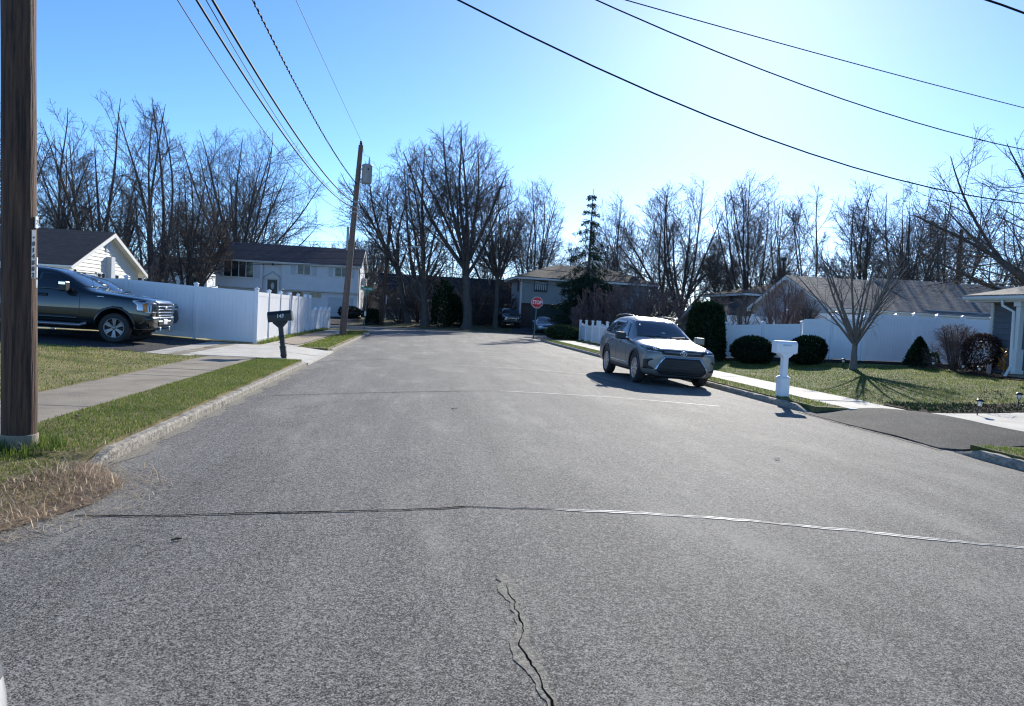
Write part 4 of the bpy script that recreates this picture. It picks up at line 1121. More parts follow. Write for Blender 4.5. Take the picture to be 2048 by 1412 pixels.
ribbon('road_seam_crack', seamA, 0.022, M['crack'], 0.007, 0.006, 0.05)
ck = px([(1000, 1155), (1008, 1165), (1012, 1180), (1022, 1205), (1045, 1255), (1035, 1300), (1060, 1340), (1080, 1370), (1105, 1420), (1120, 1470)])
ck = wander_path(ck, 0.007, 0.03)
ribbon('road_crack', ck, lambda t: 0.025+0.075*math.exp(-((t-0.12)/0.16)**2)+0.085*math.exp(-((t-0.68)/0.2)**2), M['tan_line'], 0.0032, 0.0, 0.02)
ribbon('road_crack_gap', ck[4:], lambda t: 0.004+0.011*t*(0.6+0.4*math.sin(t*23)), M['crack'], 0.0046, 0.0, 0.025)
for k in range(9):                                     # sand and grit caught in the left gutter
    y0 = 7.6+k*1.4; ribbon('gutter_sand', [(LX+0.05, y0), (LX+0.08, y0+0.7), (LX+0.04, y0+1.5)], lambda t: 0.20*math.sin(math.pi*t)+0.02, M['tan_line'], 0.004, 0.012, 0.05)
ribbon('apron_edge', [(7.70, 14.1), (7.68, 12.4), (7.78, 11.2), (7.74, 10.0)], 0.07, M['tan_line'], 0.006, 0.01, 0.05)
for x0, x1, y0, y1, bright in ((545, 1000, 787, 785, 0), (1000, 1440, 785, 812, 1), (920, 1200, 733, 752, 1), (930, 1190, 704, 717, 1), (900, 985, 692, 693, 1), (640, 880, 720, 718, 0), (960, 1010, 716, 718, 1), (850, 1090, 671, 682, 1)):
    ribbon('road_seam', px([(x0, y0), ((x0+x1)/2, (y0+y1)/2-2*bright), (x1, y1)]), 0.05 if bright else 0.03, M['white_line'] if bright else M['crack'], 0.006, 0.01, 0.2)

# ------------------------------------------------------------------ house building helpers
def clap(mb, p0, p1, z0, z1, course=0.16, wf=None, lip=0.026):
    """overlapping boards from p0 to p1 (outside lies to the right of p0->p1)"""
    a, b = Vector(p0), Vector(p1); t = b-a; L = t.length; t /= L; n = Vector((t.y, -t.x)); z = z0
    while z < z1-1e-4:
        u = min(z+course, z1)
        s0, e0 = wf(z) if wf else (0, L); s1, e1 = wf(u) if wf else (0, L)
        if e0-s0 < 0.02: break
        if e1 < s1: s1 = e1 = (s1+e1)/2
        def P(s, zz, o): q = a+t*s+n*o; return (q.x, q.y, zz)
        V = [P(s0, z, lip), P(e0, z, lip), P(e1, u, 0.003), P(s1, u, 0.003), P(s0, z, 0.0), P(e0, z, 0.0)]
        mb.add(V, [(0, 1, 2, 3), (4, 5, 1, 0)]); z = u
    return mb
def window(parent, c, u, n, w, h, cols=1, rows=1, frame=0.07, fm=None, pm=None, name='window', curtain=False, depth=0.06):
    c, u, n = Vector(c), Vector(u).normalized(), Vector(n).normalized(); up = Vector((0, 0, 1))
    mb = MB(); f = frame
    for s in (-1, 1):
        mb.obox(c+u*(s*(w/2+f/2))+n*depth/2, u, n, up, f/2, depth/2, h/2+f)
        mb.obox(c+up*(s*(h/2+f/2))+n*depth*0.49, u, n, up, w/2, depth/2-0.002, f/2)
    for k in range(1, cols): mb.obox(c+u*(-w/2+w*k/cols)+n*depth*0.42, u, n, up, 0.03, depth*0.40, h/2)
    for k in range(1, rows): mb.obox(c+up*(-h/2+h*k/rows)+n*depth*0.40, u, n, up, w/2, depth*0.37, 0.022)
    o = mb.build(name, fm or M['trim'], parent)
    g = MB(); g.obox(c+n*0.024, u, n, up, w/2, 0.006, h/2); g.build('pane', pm or M['glass'], o)
    if curtain:
        q = MB()
        for k in range(6): q.obox(c+u*(-w/2+w*(k+0.5)/6)+n*0.034-up*0.0, u, n, up, w/6*0.27, 0.003, h/2*0.80)
        q.build('curtain', M['curtain'], o)
    return o
def gable_roof(parent, x0, x1, y0, y1, ze, zr, ov, material, ovx=0.4, th=0.16, fascia=True, name='roof', slope_e=None):
    ym = (y0+y1)/2; k = (zr-ze)/(ym-y0)
    a, b = y0-ov, y1+ov; zl = ze-k*ov
    mb = MB()
    mb.prism([(a, zl), (ym, zr), (b, zl), (b, zl-0.03), (ym, zr-0.05), (a, zl-0.03)], 'x', x0-ovx, x1+ovx)
    r = mb.build(name, material, parent)
    if fascia:
        for fa, fb in ((a+0.002, a+0.03), (b-0.03, b-0.002)):
            f = MB(); f.box(x0-ovx, x1+ovx, fa, fb, zl-0.03-th, zl-0.031); f.build('fascia', M['trim'], parent)
        g = MB(); g.prism([(a-0.10, zl-0.04), (a-0.002, zl-0.04), (a-0.002, zl-0.14), (a-0.07, zl-0.14), (a-0.10, zl-0.10)], 'x', x0-ovx, x1+ovx); g.build('gutter', M['trim'], parent)
        for xx, sg in ((x0-ovx, 1), (x1+ovx, -1)):
            q = MB(); xa, xb = (xx+0.003, xx+0.035) if sg > 0 else (xx-0.035, xx-0.003)
            q.prism([(a+0.003, zl-0.031), (ym, zr-0.051), (b-0.003, zl-0.031), (b-0.003, zl-0.031-th), (ym, zr-0.051-th*1.1), (a+0.003, zl-0.031-th)], 'x', xa, xb)
            q.build('rake_board', M['trim'], parent)
        s = MB(); s.prism([(a+0.031, zl-0.10), (ym, zr-0.12), (b-0.031, zl-0.10), (b-0.031, zl-0.12), (ym, zr-0.14), (a+0.031, zl-0.12)], 'x', x0-ovx+0.04, x1+ovx-0.04)
        s.build('soffit', M['trim'], parent)
    return r
def hip_roof(parent, x0, x1, y0, y1, ze, zr, ov, material, name='roof', soff=None):
    X0, X1, Y0, Y1 = x0-ov, x1+ov, y0-ov, y1+ov; h = min((Y1-Y0), (X1-X0))/2
    if (X1-X0) >= (Y1-Y0): a = (X0+h, (Y0+Y1)/2, zr); b = (X1-h, (Y0+Y1)/2, zr)
    else: a = ((X0+X1)/2, Y0+h, zr); b = ((X0+X1)/2, Y1-h, zr)
    e = [(X0, Y0, ze), (X1, Y0, ze), (X1, Y1, ze), (X0, Y1, ze)]; lo = [(p[0], p[1], ze-0.05) for p in e]
    V = e+[a, b]+lo
    if (X1-X0) >= (Y1-Y0): F = [(0, 1, 5, 4), (1, 2, 5), (2, 3, 4, 5), (3, 0, 4)]
    else: F = [(0, 1, 4), (1, 2, 5, 4), (2, 3, 5), (3, 0, 4, 5)]
    F += [(6, 7, 1, 0), (7, 8, 2, 1), (8, 9, 3, 2), (9, 6, 0, 3), (6, 9, 8, 7)]
    mb = MB(); mb.add(V, F); r = mb.build(name, material, parent)
    w = 0.02
    for q in ((X0+w, X1-w, Y0+w, Y0+w+0.03), (X0+w, X0+w+0.03, Y0+0.052, Y1-0.052), (X1-w-0.03, X1-w, Y0+0.052, Y1-0.052)):
        f = MB(); f.box(*q, ze-0.221, ze-0.051); f.build('fascia', M['trim'], parent)
    q = MB(); q.box(X0+0.06, X1-0.06, Y0+0.06, Y1-0.06, ze-0.20, ze-0.17); q.build('soffit', M['trim'], parent)
    return r
def tri_w(L, z0, zr):
    return lambda z: ((z-z0)/(zr-z0)*L/2, L-(z-z0)/(zr-z0)*L/2)

# ------------------------------------------------------------------ houses
# cream ranch, its gable towards the street
def house_cream():
    h = thing('ranch_house', 'cream clapboard single storey house with black gable roof behind the dark pickup', 'house', (-17.0, 38.4, 0.28))
    D, ze, zr, W = 8.8, 2.80, 4.62, 24.0
    mb = MB(); clap(mb, (0, 0), (0, D), 0, ze, 0.20, None, 0.034); clap(mb, (0, 0), (0, D), ze, zr-0.1, 0.20, tri_w(D, ze, zr), 0.034); clap(mb, (-W, 0), (0, 0), 0, ze-0.1, 0.20)
    mb.box(-W, -0.03, 0.03, D-0.03, 0, ze-0.05)
    mb.build('wall', M['cream'], h)
    gable_roof(h, -W, 0, 0, D, ze, zr, 0.55, M['roofK'], 0.42, 0.20)
    t = MB(); t.box(-0.08, 0.03, -0.035, 0.06, 0, ze-0.12); t.build('corner_board', M['trim'], h); t = MB(); t.box(-0.06, 0.03, D-0.06, D+0.03, 0, ze-0.12); t.build('corner_board', M['trim'], h)
    dp_ = MB(); dp_.tube([(-2.2, -0.60, ze-0.45), (-2.2, -0.56, ze-0.6), (-1.2, -0.10, ze-0.95), (-0.55, -0.07, ze-1.05), (-0.5, -0.07, 0.1)], 0.05, 6); dp_.build('downpipe', M['trim'], h); dp_ = MB(); dp_.tube([(0.15, D+0.50, ze-0.45), (0.12, D+0.45, ze-0.7), (0.07, D+0.1, ze-0.95), (0.07, D+0.06, 0.1)], 0.05, 6)
    dp_.build('downpipe', M['trim'], h)
    X, Nn = (0, 1, 0), (1, 0, 0)
    window(h, (0.02, 3.55, 1.75), X, Nn, 0.95, 1.15, 2, 2, name='window'); window(h, (0.02, 5.35, 1.75), X, Nn, 0.95, 1.15, 2, 2); window(h, (0.02, 2.2, 1.75), X, Nn, 1.25, 0.9, 2, 1)
    c = MB(); c.box(0.02, 0.30, 4.25, 4.75, 0, 3.28); c.build('flue_chase', M['shutter'], h)
    v = MB(); v.box(0.02, 0.07, D/2-0.25, D/2+0.25, 3.55, 4.05); v.build('gable_vent', M['shutter'], h)
    l = MB(); l.lathe([(0.02, 0.16), (0.06, 0.10), (0.05, 0.0), (0.02, -0.06)], (0.12, 0.45, 2.25), 8); l.box(0.02, 0.10, 0.42, 0.48, 2.28, 2.34); l.build('wall_lamp', M['black'], h)
    l = MB(); l.bbox(0.02, 0.12, 6.85, 7.0, 2.05, 2.2, 0.02); l.build('flood_lamp', M['black'], h)
house_cream()

def house_white():
    h = thing('split_level_house', 'white two storey house with navy roof, pedimented door and garage across the side street', 'house', (-18.9, 71.5, 0.48))
    W, D, ze, zr = 12.95, 7.4, 5.05, 6.72
    mb = MB()
    clap(mb, (0, 0), (4.15, 0), 2.35, ze, 0.19); clap(mb, (5.95, 0), (W, 0), 2.35, ze, 0.19)
    clap(mb, (W, 0), (W, D), 0, ze, 0.19); clap(mb, (W, 0), (W, D), ze, zr-0.05, 0.19, tri_w(D, ze, zr)); clap(mb, (0, D), (0, 0), 2.35, ze, 0.19)
    mb.box(0.02, 4.13, 0.02, D, 2.36, ze-0.05); mb.box(5.97, W-0.02, 0.02, D, 2.36, ze-0.05)
    mb.build('wall', M['white_sid'], h)
    lo = MB(); clap(lo, (0.1, 0.5), (W-0.02, 0.5), 0, 2.33, 0.19); lo.box(0.1, W-0.04, 0.52, D, 0, 2.33); clap(lo, (4.15, 0.38), (5.95, 0.38), 0.6, ze, 0.6); lo.build('lower_wall', M['white_sid'], h)
    for x in (0, 4.1, 5.9, W-0.09): t = MB(); t.box(x, x+0.09, -0.03, 0.03, 2.34, ze-0.05); t.build('corner_board', M['trim'], h)
    for x, x2 in ((0, 4.19), (5.9, W)): t = MB(); t.box(x, x2, -0.035, 0.02, 2.27, 2.335); t.build('skirt_board', M['trim'], h)
    gable_roof(h, 0, W, 0, D, ze, zr, 0.42, M['roofN'], 0.30, 0.17)
    U, N = (1, 0, 0), (0, -1, 0)
    window(h, (2.06, -0.02, 3.98), U, N, 2.62, 1.42, 4, 1, 0.10, depth=0.16)
    window(h, (7.92, -0.02, 4.22), U, N, 1.12, 0.82, 2, 1, 0.09); window(h, (11.35, -0.02, 4.20), U, N, 1.12, 0.80, 2, 1, 0.09)
    for x0, z0, z1 in ((0.22, 3.2, 4.75), (3.52, 3.2, 4.75), (6.72, 3.75, 4.72), (8.68, 3.75, 4.72), (10.15, 3.72, 4.70), (12.1, 3.72, 4.70)):
        s = MB(); s.box(x0, x0+0.42, -0.055, -0.012, z0, z1)
        for k in range(3): s.box(x0+0.05, x0+0.37, -0.062, -0.0555, z0+0.06+(z1-z0)*k/3, z0+(z1-z0)*(k+1)/3-0.05)
        s.build('shutter', M['shutter'], h)
    d = MB(); d.box(4.62, 5.48, 0.30, 0.37, 1.1, 3.15); dr = d.build('door', M['door_dark'], h)
    q = MB(); q.lathe([(0.16, 0), (0.001, 0.01)], (5.05, 0.29, 2.6), 12, 'y'); q.v = [(x, y, 2.6+(z-2.6)*2.0) for x, y, z in q.v]; q.build('door_light', M['curtain'], dr)
    f = MB(); f.box(4.40, 4.60, 0.22, 0.37, 1.1, 3.25); f.box(5.50, 5.70, 0.22, 0.37, 1.1, 3.25)
    f.prism([(4.2, 3.25), (5.9, 3.25), (5.05, 3.85)], 'y', 0.12, 0.37); f.build('door_surround', M['trim'], h)
    p = MB(); p.prism([(4.15, 3.27), (4.2, 3.36), (5.05, 3.98), (5.9, 3.36), (5.95, 3.27), (5.05, 3.86)], 'y', 0.06, 0.37); p.build('pediment_trim', M['shutter'], h)
    l = MB(); l.lathe([(0.03, 0.2), (0.09, 0.14), (0.08, 0), (0.03, -0.06)], (5.05, 0.2, 4.55), 8); l.build('porch_lamp', M['black'], h)
    g = MB()
    for k in range(4): g.box(10.2, 12.5, 0.42, 0.47, 0.02+k*0.46, 0.02+k*0.46+0.445)
    g.build('garage_door', M['shutter'], h)
    for x in (7.35, 9.0): window(h, (x, 0.48, 1.95), U, N, 1.0, 0.45, 2, 1, 0.06)
    dpp = MB(); dpp.tube([(W+0.08, -0.05, ze-0.3), (W+0.08, 0.05, 0.1)], 0.045, 6); dpp.build('downpipe', M['cable_g'], h)
    a = MB(); a.bbox(W+0.02, W+0.5, 3.6, 4.3, 3.2, 3.9, 0.02); a.build('air_conditioner', M['trim'], h)
house_white()

def house_stop():
    X0, X1, Y = 9.42, 21.9, 70.0
    h = thing('split_level_house', 'two storey house with hip roof and striped curtains behind the stop sign', 'house', (X0, Y, 0.42))
    W, D, ze, zr = X1-X0, 7.6, 4.78, 6.35
    mb = MB(); clap(mb, (0, 0), (W, 0), 2.30, ze, 0.17); clap(mb, (0, D), (0, 0), 0, ze, 0.17); clap(mb, (W, 0), (W, D), 0, ze, 0.17); mb.box(0.02, W-0.02, 0.02, D, 2.32, ze)
    mb.build('wall', M['taupe_sid'], h)
    b = MB(); b.box(0.03, W-0.05, 0.35, D, 0, 2.29); b.build('lower_wall', M['brick'], h)
    g = MB(); g.box(1.0, 5.2, 0.27, 0.33, 0, 2.15)
    for k in range(4): g.box(1.05, 5.15, 0.25, 0.269, 0.06+k*0.52, 0.52+k*0.52)
    g.build('garage_door', M['door_dark'], h)
    hip_roof(h, 0, W, 0, D, ze, zr, 0.75, M['roofB'])
    c = MB(); c.box(-0.03, 0.06, -0.03, 0.06, 0, ze-0.06); c.build('corner_board', M['trim'], h)
    U, N = (1, 0, 0), (0, -1, 0)
    window(h, (1.85, -0.02, 3.98), U, N, 1.15, 0.95, 1, 1, 0.09, M['dark_sid'], None, 'window', True)
    window(h, (6.6, -0.02, 3.98), U, N, 1.3, 0.95, 2, 1, 0.09, M['dark_sid'], None, 'window', True); window(h, (10.2, -0.02, 3.98), U, N, 1.3, 0.95, 2, 1, 0.09, M['dark_sid'])
    window(h, (-0.02, 2.0, 3.98), (0, -1, 0), (-1, 0, 0), 0.7, 0.95, 1, 1, 0.09, M['dark_sid'])
    dd = MB(); dd.tube([(-0.5, -0.6, ze-0.15), (-0.1, -0.12, ze-0.55), (-0.06, -0.08, 0.1)], 0.05, 6); dd.build('downpipe', M['trim'], h)
house_stop()

def house_grey():
    h = thing('gabled_house', 'grey sided bungalow with long grey shingle roof behind the white fence', 'house', (22.4, 38.5, 0.45))
    W, D, ze, zr = 26.0, 9.3, 2.62, 4.42
    mb = MB(); clap(mb, (0, D), (0, 0), 0, ze, 0.18); clap(mb, (0, D), (0, 0), ze, zr-0.05, 0.18, tri_w(D, ze, zr)); clap(mb, (0, 0), (W, 0), 0, ze, 0.18); mb.box(0.03, W, 0.03, D-0.03, 0, ze-0.05)
    mb.build('wall', M['grey_sid'], h)
    gable_roof(h, 0, 5.2, 0, D, ze, zr, 0.5, M['roofG'], 0.35, 0.2)
    gable_roof(h, 5.56, W, 0.02, D+0.35, ze-0.02, zr+0.17, 0.5, M['roofG'], 0.0, 0.2)
    v = MB(); v.box(-0.07, -0.02, D/2-0.25, D/2+0.25, 3.3, 4.0); v.build('gable_vent', M['trim'], h)
    window(h, (0.9, -0.02, 1.45), (1, 0, 0), (0, -1, 0), 1.0, 1.0, 2, 1); window(h, (9.3, -0.02, 1.72), (1, 0, 0), (0, -1, 0), 3.3, 0.75, 2, 1, 0.14)
    p = MB(); p.tube([(17.2, D/2-1.2, 3.6), (17.2, D/2-1.2, 5.3)], 0.05, 8); p.build('vent_pipe', M['black'], h)
house_grey()

def house_porch():
    h = thing('porch_house', 'slate sided house corner with white porch column and hipped grey roof', 'house', (18.6, 11.0, 0.52))
    D, ze, zr = 11.15, 2.46, 4.3
    mb = MB(); clap(mb, (0, D), (0, 0), 0.12, ze, 0.19); clap(mb, (12, D), (0, D), 0.12, ze, 0.19); mb.box(0.02, 12, 0.02, D-0.02, 0, ze-0.02); mb.build('wall', M['slate_sid'], h)
    hip_roof(h, 0, 12, 0, D-1.0, ze, zr, 1.05, M['roofG'])
    c = MB(); c.box(-0.06, 0.05, D-0.06, D+0.05, 0, ze-0.2); c.build('corner_board', M['trim'], h)
    g = MB(); g.prism([(-1.17, ze-0.05), (-1.07, ze-0.05), (-1.07, ze-0.17), (-1.14, ze-0.17), (-1.17, ze-0.12)], 'y', -1.0, D); g.build('gutter', M['trim'], h)
    window(h, (-0.02, D-3.3, 1.45), (0, -1, 0), (-1, 0, 0), 1.6, 1.5, 1, 2, 0.08)
    sl = MB(); sl.box(-1.0, -0.02, -1, D-1.7, -0.35, 0.06); sl.build('porch_slab', M['walk'], h)
    for yy in (D-2.05, D-5.6):
        col = MB(); col.bbox(-0.93, -0.77, yy-0.08, yy+0.08, 0.82, ze-0.21, 0.012); col.bbox(-0.97, -0.73, yy-0.12, yy+0.12, 0.08, 0.82, 0.012); col.bbox(-0.98, -0.72, yy-0.13, yy+0.13, ze-0.36, ze-0.215, 0.012); col.bbox(-1.0, -0.70, yy-0.15, yy+0.15, 0.079, 0.2, 0.012)
        col.build('porch_column', M['trim'], h)
    d = MB(); d.tube([(-1.10, D-1.6, ze-0.14), (-1.08, D-1.62, ze-0.34), (-0.98, D-1.95, ze-0.52), (-0.97, D-2.0, 0.3), (-1.15, D-2.0, -0.05)], 0.045, 8); d.build('downpipe', M['trim'], h)
house_porch()

def plain_house(label, loc, W, D, ze, zr, wall, roof, rot=0, hip=False, name='house', wins=()):
    h = thing(name, label, 'house', loc, rot)
    mb = MB(); clap(mb, (0, 0), (W, 0), 0, ze, 0.2); clap(mb, (0, D), (0, 0), 0, ze, 0.2); clap(mb, (W, 0), (W, D), 0, ze, 0.2); mb.box(0.02, W-0.02, 0.02, D-0.02, 0, ze)
    if not hip: clap(mb, (0, D), (0, 0), ze, zr-0.05, 0.2, tri_w(D, ze, zr)); clap(mb, (W, 0), (W, D), ze, zr-0.05, 0.2, tri_w(D, ze, zr))
    mb.build('wall', M[wall], h)
    if hip: hip_roof(h, 0, W, 0, D, ze, zr, 0.6, M[roof])
    else: gable_roof(h, 0, W, 0, D, ze, zr, 0.5, M[roof], 0.4, 0.18)
    for x, z, w, hh in wins: window(h, (x, -0.02, z), (1, 0, 0), (0, -1, 0), w, hh, 2, 1)
    return h
p = dp(758, hy(758), 80)
hb = plain_house('low dark house with umber roof half hidden behind the middle trees', (p.x, p.y, 0.5), 14.5, 9.0, 2.5, 5.0, 'dark_sid', 'roofD', R_(-1), wins=((3, 1.5, 1.4, 0.9), (7, 1.5, 1.6, 0.9)))
p = dp(716, hy(716), 84)
plain_house('tan sided house end between white house and the dark pole', (p.x, p.y, 0.5), 5.0, 8.0, 2.6, 3.6, 'tan_sid', 'roofD')
p = dp(290, hy(290), 92)
plain_house('dark roofed house with pale wall between trees left of the white house', (p.x, p.y, 0.4), 7.2, 8.0, 4.5, 6.3, 'white_sid', 'roofD', R_(3), wins=((5.4, 3.2, 1.2, 1.1),))
p = dp(1492, hy(1492), 62)
plain_house('brown hip roofed house peeking out behind the grey bungalow gable', (p.x, p.y, 0.5), 11, 8.0, 3.9, 5.0, 'dark_sid', 'roofB', 0, True)
p = dp(1425, hy(1425), 58)
plain_house('low brown house roof seen above fence right of the round topped evergreen', (p.x, p.y, 0.4), 8, 7.0, 1.5, 2.85, 'tan_sid', 'roofB')

# ------------------------------------------------------------------ fences
def post_cap(mb, x, y, z0, z1, w=0.065, cap=0.085, dome=True):
    mb.bbox(x-w, x+w, y-w, y+w, z0, z1, 0.008)
    mb.bbox(x-cap, x+cap, y-cap, y+cap, z1+0.001, z1+0.03, 0.008)
    b = len(mb.v); c = cap*0.9
    mb.add([(x-c, y-c, z1+0.03), (x+c, y-c, z1+0.03), (x+c, y+c, z1+0.03), (x-c, y+c, z1+0.03), (x, y, z1+0.085)], [(0, 1, 4), (1, 2, 4), (2, 3, 4), (3, 0, 4)])
def vinyl_fence(name, label, pts, zf, hts, board=0.15, group=None, skip_first=False, skip_last=False):
    """posts at pts; hts[i] is the height of the bay between post i and i+1"""
    x0, y0 = pts[0]; root = thing(name, label, 'fence', (x0, y0, zf(x0, y0)), 0, group); z00 = zf(x0, y0)
    for i, (x, y) in enumerate(pts):
        if (i == 0 and skip_first) or (i == len(pts)-1 and skip_last): continue
        hh = max(hts[max(0, i-1)] if i > 0 else 0, hts[min(i, len(hts)-1)] if i < len(hts) else 0)
        mb = MB(); z = zf(x, y)-z00; post_cap(mb, x-x0, y-y0, z-0.1, z+hh+0.07); mb.build('post', M['vinyl'], root)
    for i in range(len(pts)-1):
        a, b = Vector(pts[i]), Vector(pts[i+1]); t = b-a; L = t.length; t /= L; n = Vector((t.y, -t.x)); hh = hts[i]
        za, zb = zf(*pts[i])-z00, zf(*pts[i+1])-z00
        mb = MB(); up = Vector((0, 0, 1))
        s = 0.062; e = L-0.062; nb = max(1, int(round((e-s)/board))); bw = (e-s)/nb
        o = a-Vector((x0, y0))
        for k in range(nb):
            c = o+t*(s+bw*(k+0.5)); z = za+(zb-za)*(k+0.5)/nb
            mb.obox((c.x, c.y, z+0.06+(hh-0.14)/2), (t.x, t.y, 0), (n.x, n.y, 0), up, bw/2-0.004, 0.020, (hh-0.14)/2)
        T3 = Vector((t.x*L, t.y*L, zb-za)); tl = T3.length; tn = T3.normalized(); N3 = Vector((n.x, n.y, 0)); U3 = tn.cross(N3); U3 = U3 if U3.z > 0 else -U3
        c = Vector((o.x+t.x*L/2, o.y+t.y*L/2, (za+zb)/2))
        mb.obox(c+Vector((0, 0, hh-0.075)), tn, N3, U3, (e-s)/2, 0.030, 0.075)
        mb.obox(c+Vector((0, 0, 0.10)), tn, N3, U3, (e-s)/2, 0.030, 0.06)
        bk = mb
        bk.obox(c+Vector((0, 0, hh/2)), tn, N3, U3, (e-s)/2, 0.012, hh/2-0.09)
        mb.build('panel', M['vinyl'], root)
    return root
FX, FY = -5.86, 27.6
def zfl(x, y): return H(x, y)
vinyl_fence('privacy_fence', 'tall white vinyl fence in shade along the far side of the driveway', [(FX, FY), (-7.95, FY+0.02), (-10.3, FY+0.03), (-12.7, FY+0.05), (-15.1, FY+0.06), (-17.5, FY+0.07)], zfl, [1.88]*5, skip_first=False)
ys = [FY, 29.75, 32.1, 34.3, 36.6, 38.9, 40.6]
vinyl_fence('privacy_fence', 'tall sunlit white vinyl fence running along the left sidewalk', [(FX, y) for y in ys], zfl, [1.86, 1.86, 1.86, 1.86, 1.86, 1.86], skip_first=True)
ys2 = [40.6, 42.8, 45.0, 47.2, 49.2]
vinyl_fence('low_fence', 'low white vinyl fence ending the sidewalk run near the corner', [(FX, y) for y in ys2], zfl, [1.22]*4, skip_first=True)
# right hand fences
def P2(x, d): p = dp(x, hy(x), d); return (p.x, p.y)
fr = [P2(1452, 31.5), P2(1526, 31.0), P2(1604, 30.2)]
vinyl_fence('garden_fence', 'low plain white fence behind the two clipped round shrubs', fr, H, [1.42, 1.42])
fr2 = [P2(1604, 30.1), P2(1664, 29.3), P2(1727, 28.6)]
vinyl_fence('garden_fence', 'middle height white fence between the round shrub and young tree', fr2, H, [1.62, 1.62], skip_first=True)
fr3 = [P2(1727, 28.6), P2(1826, 29.2), P2(1872, 29.4), P2(1923, 29.3), P2(1982, 28.6)]
vinyl_fence('garden_fence', 'tall white capped fence between young tree and slate house', fr3, H, [1.84]*4, skip_first=True)
vinyl_fence('garden_fence', 'pale white fence further back in front of the grey gable', [P2(1574, 37.5), P2(1613, 37.0), P2(1672, 36.4), P2(1724, 36.0), P2(1790, 35.5)], H, [1.95]*4)
vinyl_fence('garden_fence', 'distant bluish white fence beside the round topped evergreen', [P2(1395, 47), P2(1450, 46.5), P2(1504, 46), P2(1560, 45.4)], H, [1.75]*3)

def scallop_fence():
    pts = [(10.95, 50.0)]+[(10.95, 50.0-1.85*k) for k in range(1, 9)]
    root = thing('picket_fence', 'white scalloped picket fence with capped posts behind the silver suv', 'fence', (10.95, 50.0, 0.1))
    for x, y in pts:
        mb = MB(); post_cap(mb, x-10.95, y-50, -0.05, 1.30, 0.065, 0.095); mb.build('post', M['vinyl'], root)
    for i in range(len(pts)-1):
        y0, y1 = pts[i][1]-50-0.065, pts[i+1][1]-50+0.065; n = 14; mb = MB()
        for k in range(n):
            ya = y0+(y1-y0)*k/n; yb = y0+(y1-y0)*(k+1)/n; s = (k+0.5)/n; top = 1.20-0.22*math.sin(math.pi*s)**0.8
            mb.box(-0.012, 0.012, min(ya, yb)+0.004, max(ya, yb)-0.004, 0.05, top)
        mb.box(-0.024, 0.024, min(y0, y1), max(y0, y1), 0.08, 0.18); mb.box(-0.024, 0.024, min(y0, y1), max(y0, y1), 0.86, 0.96)
        mb.build('panel', M['vinyl'], root)
    mb = MB(); post_cap(mb, 1.2, 0, -0.05, 1.30, 0.065, 0.095); post_cap(mb, -0.0+2.9, 0, -0.05, 1.30, 0.065, 0.095)
    mb.build('return_post', M['vinyl'], root)
    mb = MB()
    for k in range(18):
        xa = 0.07+k*0.157; top = 1.20-0.22*math.sin(math.pi*((k % 9)+0.5)/9)**0.8; mb.box(xa, xa+0.145, -0.012, 0.012, 0.05, top)
    mb.build('return_panel', M['vinyl'], root)
scallop_fence()
def wood_fence():
    a = P2(940, 72); b = P2(1016, 72); root = thing('board_fence', 'dark brown board fence beyond the trees left of the black suv', 'fence', (a[0], a[1], 0.45))
    L = math.hypot(b[0]-a[0], b[1]-a[1]); n = int(L/0.15); mb = MB()
    for k in range(n): mb.box(k*0.15, k*0.15+0.142, -0.01, 0.01, 0, 1.25+random.uniform(-0.02, 0.02))
    mb.build('boards', M['woodf'], root)
    r = MB(); r.box(0, L, 0.011, 0.05, 0.25, 0.34); r.box(0, L, 0.011, 0.05, 0.9, 0.99); r.build('rail', M['woodf'], root)
wood_fence()
def lattice():
    a = P2(772, 69); root = thing('lattice_fence', 'pale lattice fence panel right of the far dark pole', 'fence', (a[0], a[1], 0.45))
    mb = MB()
    for k in range(-4, 12):
        for s in (-1, 1):
            x = k*0.3; x0, x1 = x, x+s*1.1
            lo, hi = 0.0, 1.1
            if min(x0, x1) < 0 or max(x0, x1) > 2.7: continue
            c = Vector(((x0+x1)/2, 0.008*s, 0.55)); d = Vector((x1-x0, 0, 1.1)).normalized()
            mb.obox(c, d, (0, 1, 0), d.cross(Vector((0, 1, 0))), 0.78, 0.006, 0.02)
    mb.build('lattice', M['shutter'], root)
    f = MB(); f.box(-0.03, 2.73, -0.03, 0.03, 1.1, 1.18); f.box(-0.05, 0.05, -0.04, 0.04, 0, 2.3); f.box(2.68, 2.76, -0.04, 0.04, 0, 1.3); f.build('frame', M['shutter'], root)
lattice()

# ------------------------------------------------------------------ poles and wires
def wood_pole(label, base, top, r0, r1, material, name='utility_pole'):
    root = thing(name, label, 'utility pole', base)
    b, t = Vector(base), Vector(top); d = t-b; n = 26; rs = random.Random(3)
    mb = MB(); pts = [d*(i/n)-Vector((0, 0, 0.3))*(1 if i == 0 else 0) for i in range(n+1)]
    mb.tube(pts, [(r0+(r1-r0)*i/n)*(1+rs.uniform(-0.012, 0.012)) for i in range(n+1)], 28); mb.build('shaft', material, root)
    return root, d
def text_mesh(s, size, material, name, parent, M4, ext=0.002, shear=0.0, align='CENTER', bold=0.0):
    cu = bpy.data.curves.new('t', 'FONT'); cu.body = s; cu.size = size; cu.extrude = ext; cu.align_x = align; cu.align_y = 'CENTER'; cu.shear = shear; cu.offset = bold; cu.resolution_u = 3
    o = bpy.data.objects.new('t', cu); S.collection.objects.link(o)
    me = mesh_from_eval(o); bpy.data.objects.remove(o)
    me.transform(M4); me.materials.clear(); me.materials.append(material)
    return link(bpy.data.objects.new(name, me), parent)
